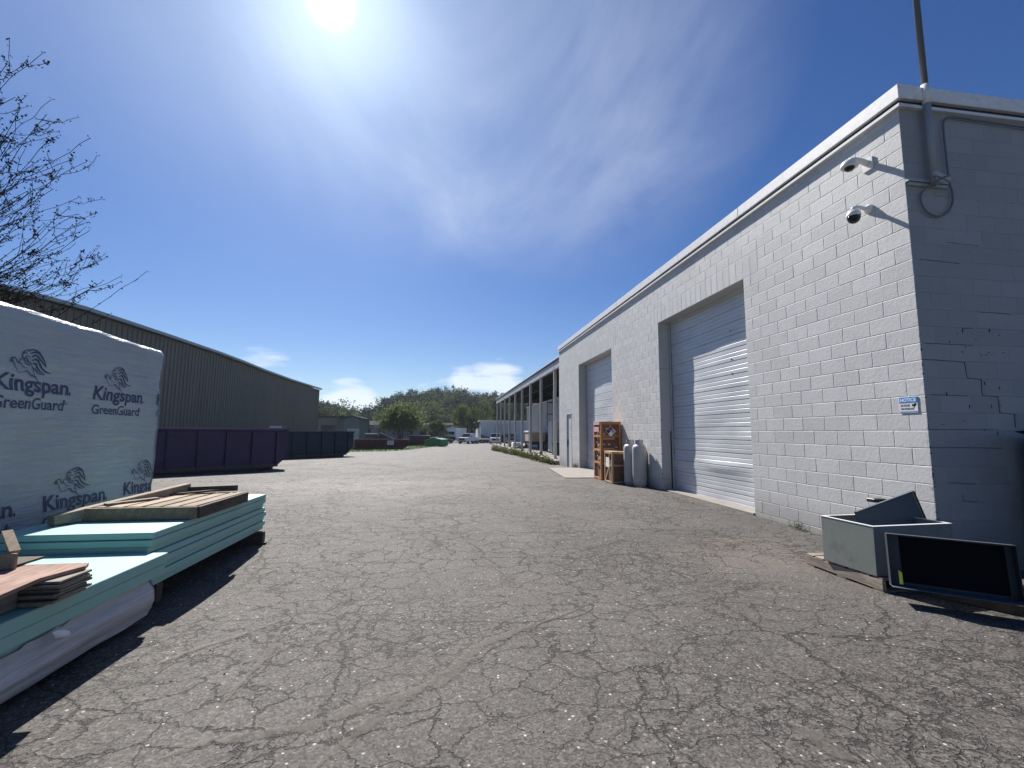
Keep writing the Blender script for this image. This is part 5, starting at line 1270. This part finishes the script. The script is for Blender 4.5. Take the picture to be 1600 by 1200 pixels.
m = MB(); m.box((a.x+.5, 69.93, -.6), (a.x+2.2, 69.99, 1.9)); m.build('door', M['grey'], r)
r, a, b, ze = low_building('long_building', 'long low grey building with wide roof behind the light poles', 556, 652, 108, 655.5, 665.5, 26, M['bluegrey'], M['greyroof'])
m = MB()
for k in range(5): xx = a.x+2+k*3.2; m.box((xx, 107.9, .8), (xx+1.4, 107.99, 2.2))
m.build('window', M['carglass'], r)
r, a, b, ze = low_building('porch_house', 'dark small house with a porch behind the dark container', 654, 706, 120, 660, 665, 8, M['bluegrey'], M['greyroof'])
for k in range(4):
    m = MB(); xx = a.x+1.2+k*2.; m.box((xx, 119.9, -.4), (xx+1., 119.99, 1.8)); m.build('window', M['black'] if k % 2 else M['yardwall'], r)
r, a, b, ze = low_building('white_warehouse', 'white metal warehouse with a bright roof behind the canopy posts', 751, 852, 100, 655.5, 658.5, 26, M['yardwall'], M['whitemetal'])
m = MB(); m.box((a.x+3.2, 99.9, -.8), (a.x+6.6, 99.99, 3.3)); m.build('loading_door', M['grey'], r)
m = MB(); m.box((a.x+3.0, 99.8, -.8), (a.x+6.0, 99.89, .9)); m.build('loading_bay', M['black'], r)

def light_pole(x, Y, ytop, label):
    p = bpos(x, Y); z = zpx(x, ytop, Y); r = empty('light_pole', p, label, 'street light', 'light poles beyond the grass')
    m = MB(); m.tube([p, (p.x, p.y, z)], [.11, .07], 8); m.build('pole', M['steelrail'], r)
    m = MB(); m.box((p.x-.6, p.y-.15, z-.05), (p.x+.25, p.y+.15, z+.12), bev=.03); m.build('lamp_head', M['grey'], r)
light_pole(576, 72, 641, 'tall thin dark light pole behind the navy dumpster end'); light_pole(594, 78, 650, 'shorter dark light pole with a pale lamp head before the willow')

# ------------------------------------------------------------------ vehicles
def wheels(r, T, xs, y0, y1, R=.38):
    for x in xs:
        for y in (y0, y1):
            m = MB(); m.tube([T @ Vector((x, y-.12, R)), T @ Vector((x, y+.12, R))], R, 18); w = m.build('wheel', M['rubber'], r)
            m = MB(); yy = y-.125 if y < 0 else y+.105; m.tube([T @ Vector((x, yy, R)), T @ Vector((x, yy+.02, R))], R*.55, 12); m.build('rim', M['chrome'], w)
def pickup(p, rz, label, paint, L=5.8, Wd=1.95, H=1.95, box=True, group='vehicles parked at the far end'):
    """front faces local +x"""
    r = empty('pickup_truck', p, label, 'pickup truck', group); T = TR(p[0], p[1], p[2], rz); w = Wd/2
    m = MB(); m.prism([(-L/2, -w, .55), (L/2, -w, .5), (L/2+.05, -w, .95), (L/2-.1, -w, 1.15), (L/2-1.5, -w, 1.22), (-L/2, -w, 1.22)][::1], (0, Wd, 0), T); m.build('body', paint, r)
    m = MB(); m.prism([(L/2-1.5, -w+.06, 1.221), (L/2-2.2, -w+.14, H), (L/2-3.9, -w+.14, H), (L/2-4.1, -w+.06, 1.221)], (0, Wd-.12, 0), T); m.build('cab', paint, r)
    m = MB(); m.prism([(L/2-1.47, -w+.14, 1.27), (L/2-2.13, -w+.2, H-.08), (L/2-2.16, -w+.2, H-.08), (L/2-1.50, -w+.14, 1.27)], (0, Wd-.34, 0), T)
    for y in (-w+.055, w-.062): m.prism([(L/2-1.8, y, 1.28), (L/2-2.25, y, H-.1), (L/2-3.8, y, H-.1), (L/2-3.9, y, 1.28)], (0, .006, 0), T)
    m.build('window', M['carglass'], r)
    m = MB(); m.box((L/2+.05, -w*.62, .72), (L/2+.075, w*.62, 1.04), T); g_ = m.build('grille', M['black'], r)
    m = MB(); m.box((L/2+.04, -w, .42), (L/2+.16, w, .64), T, bev=.03); m.build('bumper', M['chrome'], r)
    for y in (-w*.83, w*.83): m = MB(); m.box((L/2+.03, y-.16, .8), (L/2+.08, y+.16, 1.02), T); m.build('headlight', flat('headlamp', (.75, .76, .78), .15), r)
    for y in (-w-.14, w+.02): m = MB(); m.box((L/2-2.0, y, 1.25), (L/2-1.85, y+.12, 1.45), T); m.build('wing_mirror', M['black'], r)
    wheels(r, T, (L/2-1.0, -L/2+1.15), -w+.12, w-.12)
    return r
def car(p, rz, label, paint, L=4.5, Wd=1.8, H=1.45):
    r = empty('parked_car', p, label, 'car', 'vehicles parked at the far end'); T = TR(p[0], p[1], p[2], rz); w = Wd/2
    m = MB(); m.prism([(-L/2, -w, .3), (L/2, -w, .3), (L/2, -w, .65), (L/2-1.1, -w, .85), (-L/2+.3, -w, .9), (-L/2, -w, .8)], (0, Wd, 0), T); m.build('body', paint, r)
    m = MB(); m.prism([(L/2-1.2, -w+.1, .86), (L/2-1.9, -w+.2, H), (-L/2+1., -w+.2, H), (-L/2+.4, -w+.1, .9)], (0, Wd-.2, 0), T); m.build('cabin', paint, r)
    m = MB()
    for y in (-w+.092, w-.098): m.prism([(L/2-1.5, y, .92), (L/2-2., y, H-.08), (-L/2+1.1, y, H-.08), (-L/2+.7, y, .95)], (0, .006, 0), T)
    m.prism([(L/2-1.17, -w+.2, .92), (L/2-1.84, -w+.25, H-.06), (L/2-1.87, -w+.25, H-.06), (L/2-1.2, -w+.2, .92)], (0, Wd-.45, 0), T); m.build('window', M['carglass'], r)
    wheels(r, T, (L/2-.85, -L/2+.85), -w+.1, w-.1, .31)
def V(x, Y): p = bpos(x, Y); return (p.x, p.y, gz(Y))
pickup(V(732.5, 88), R_(-118), 'white pickup truck facing the yard beside the camper trailer', M['carwhite'], H=2.0)
pickup(V(774, 86), R_(-95), 'white truck parked behind the farthest canopy post', M['carwhite'], H=2.0)
pickup(V(799, 90), R_(-100), 'dark truck seen through the middle canopy bays', M['cardark'], H=1.9)
car(V(695, 92), R_(-60), 'dark car parked left of the camper trailer', M['cardark']); car(V(677, 96), R_(5), 'dark car parked behind the green dumpster', M['cardark'], H=1.6)
car(V(601, 95), R_(8), 'dark blue car parked before the long grey building', M['carblue']); car(V(562, 90), R_(5), 'dark car showing between the navy dumpster and a light pole', M['cardark'])
car(V(786, 97), R_(10), 'dark car parked in front of the white warehouse', M['cardark'])
def loader():
    p = Vector(V(688, 88)); r = empty('skid_loader', p, 'dark wheeled loader with an open cab parked left of the camper trailer', 'loader', 'vehicles parked at the far end'); T = TR(p.x, p.y, p.z, R_(-150))
    m = MB(); m.prism([(-1.6, -.8, .5), (1.1, -.8, .5), (1.3, -.8, 1.1), (.2, -.8, 1.3), (-1.5, -.8, 1.5)], (0, 1.6, 0), T); m.build('body', M['cardark'], r)
    m = MB()
    for x in (-1.1, .3):
        for y in (-.7, .66): m.box((x, y, 1.3), (x+.07, y+.07, 2.35), T)
    m.box((-1.25, -.8, 2.351), (.5, .85, 2.43), T); m.build('cab_frame', M['black'], r)
    m = MB()
    for y in (-1., .9): m.bar(T @ Vector((-1.2, y, 1.7)), T @ Vector((1.9, y, .9)), .12, .18)
    m.build('lift_arm', M['steelrail'], r); m = MB(); m.prism([(1.8, -1.1, .2), (2.5, -1.1, .2), (2.0, -1.1, 1.)], (0, 2.2, 0), T); m.build('bucket', M['steelrail'], r)
    wheels(r, T, (-.9, .8), -.95, .95, .5)
loader()
pickup(V(668, 93), R_(178), 'dark pickup truck parked sideways left of the green dumpster', M['cardark'], H=1.8)
def camper():
    p = Vector(V(712.5, 97)); r = empty('camper_trailer', p, 'white camper trailer parked behind the white pickup truck', 'trailer'); T = TR(p.x, p.y, p.z, R_(-112)); L, Wd = 6.5, 2.5; w = Wd/2
    m = MB(); m.prism([(-L/2, -w, .55), (L/2-.1, -w, .55), (L/2+.1, -w, 1.4), (L/2, -w, 2.5), (L/2-.5, -w, 3.1), (-L/2, -w, 3.15)], (0, Wd, 0), T); m.build('trailer_body', M['carwhite'], r)
    m = MB(); m.box((L/2+.06, -w+.3, 1.75), (L/2+.10, w-.3, 2.3), T); m.box((L/2-2, -w-.02, 1.6), (L/2-1.2, -w-.001, 2.3), T); m.build('window', M['carglass'], r)
    m = MB(); m.box((L/2+.08, -w+.05, .6), (L/2+.11, w-.05, 1.25), T); m.box((-L/2, -w-.02, .56), (L/2-.2, -w-.001, 1.0), T); m.build('dark_skirt', M['cardark'], r)
    m = MB(); m.box((-.5, -w-.03, .62), (.3, -w-.021, 2.6), T); m.build('door', M['grey'], r)
    m = MB(); m.bar(T @ Vector((L/2, -.6, .5)), T @ Vector((L/2+1.3, 0, .5)), .1); m.bar(T @ Vector((L/2, .6, .5)), T @ Vector((L/2+1.3, 0, .5)), .1); m.build('tow_hitch', M['black'], r)
    wheels(r, T, (-.6, .3), -w+.15, w-.15, .36)
camper()
def flatbed(p, rz, label, L=6., H=.9):
    r = empty('flatbed_trailer', p, label, 'trailer'); T = TR(p[0], p[1], p[2], rz)
    m = MB(); m.box((-L/2, -1.1, H-.16), (L/2, 1.1, H), T); m.build('deck', M['grey'], r); m = MB(); m.box((-L/2+.2, -.9, H-.4), (L/2-.2, .9, H-.161), T); m.build('frame', M['black'], r)
    wheels(r, T, (-.9, 0, .9), -.95, .95, .36)
flatbed(V(746, 92), R_(4), 'empty dark flatbed trailer parked right of the white pickup', 5.)
# dark bins / equipment beyond the grass
def dark_bin(x0, x1, Y, ytop, label, mt, slope=0., name='dark_dumpster', cat='dumpster'):
    a, b = bpos(x0, Y), bpos(x1, Y); h = zpx(x0, ytop, Y)-gz(Y); g = gz(Y); r = empty(name, (a+b)/2, label, cat); L = b.x-a.x
    m = MB(); m.prism([(a.x, Y, g+.12), (b.x, Y, g+.12), (b.x, Y, g+h*(1-slope)), (a.x, Y, g+h)], (0, 1.8, 0)); m.build('container_body', mt, r)
    m = MB(); m.prism([(a.x-.08, Y-.1, g+h+.01), (b.x+.08, Y-.1, g+h*(1-slope)+.01), (b.x+.08, Y-.1, g+h*(1-slope)+.1), (a.x-.08, Y-.1, g+h+.1)], (0, 2., 0)); m.build('lid', M['grey'] if not slope else M['black'], r)
    m = MB()
    for xx in (a.x+.15, b.x-.35): m.box((xx, Y+.1, g), (xx+.2, Y+1.7, g+.119))
    m.build('skid', M['black'], r)
dark_bin(571, 588, 66, 678.5, 'dark blue covered dumpster behind the maroon dumpster', M['carblue'])
dark_bin(594, 617, 72, 677, 'black sloping-sided dumpster left of the willow trunk', M['cardark'], .55)
dark_bin(640, 672, 74, 681, 'long dark red container behind the green dumpster', M['maroon'], .0)
dark_bin(752, 764, 96, 680, 'dark low bin parked before the white warehouse', M['cardark'], .3)
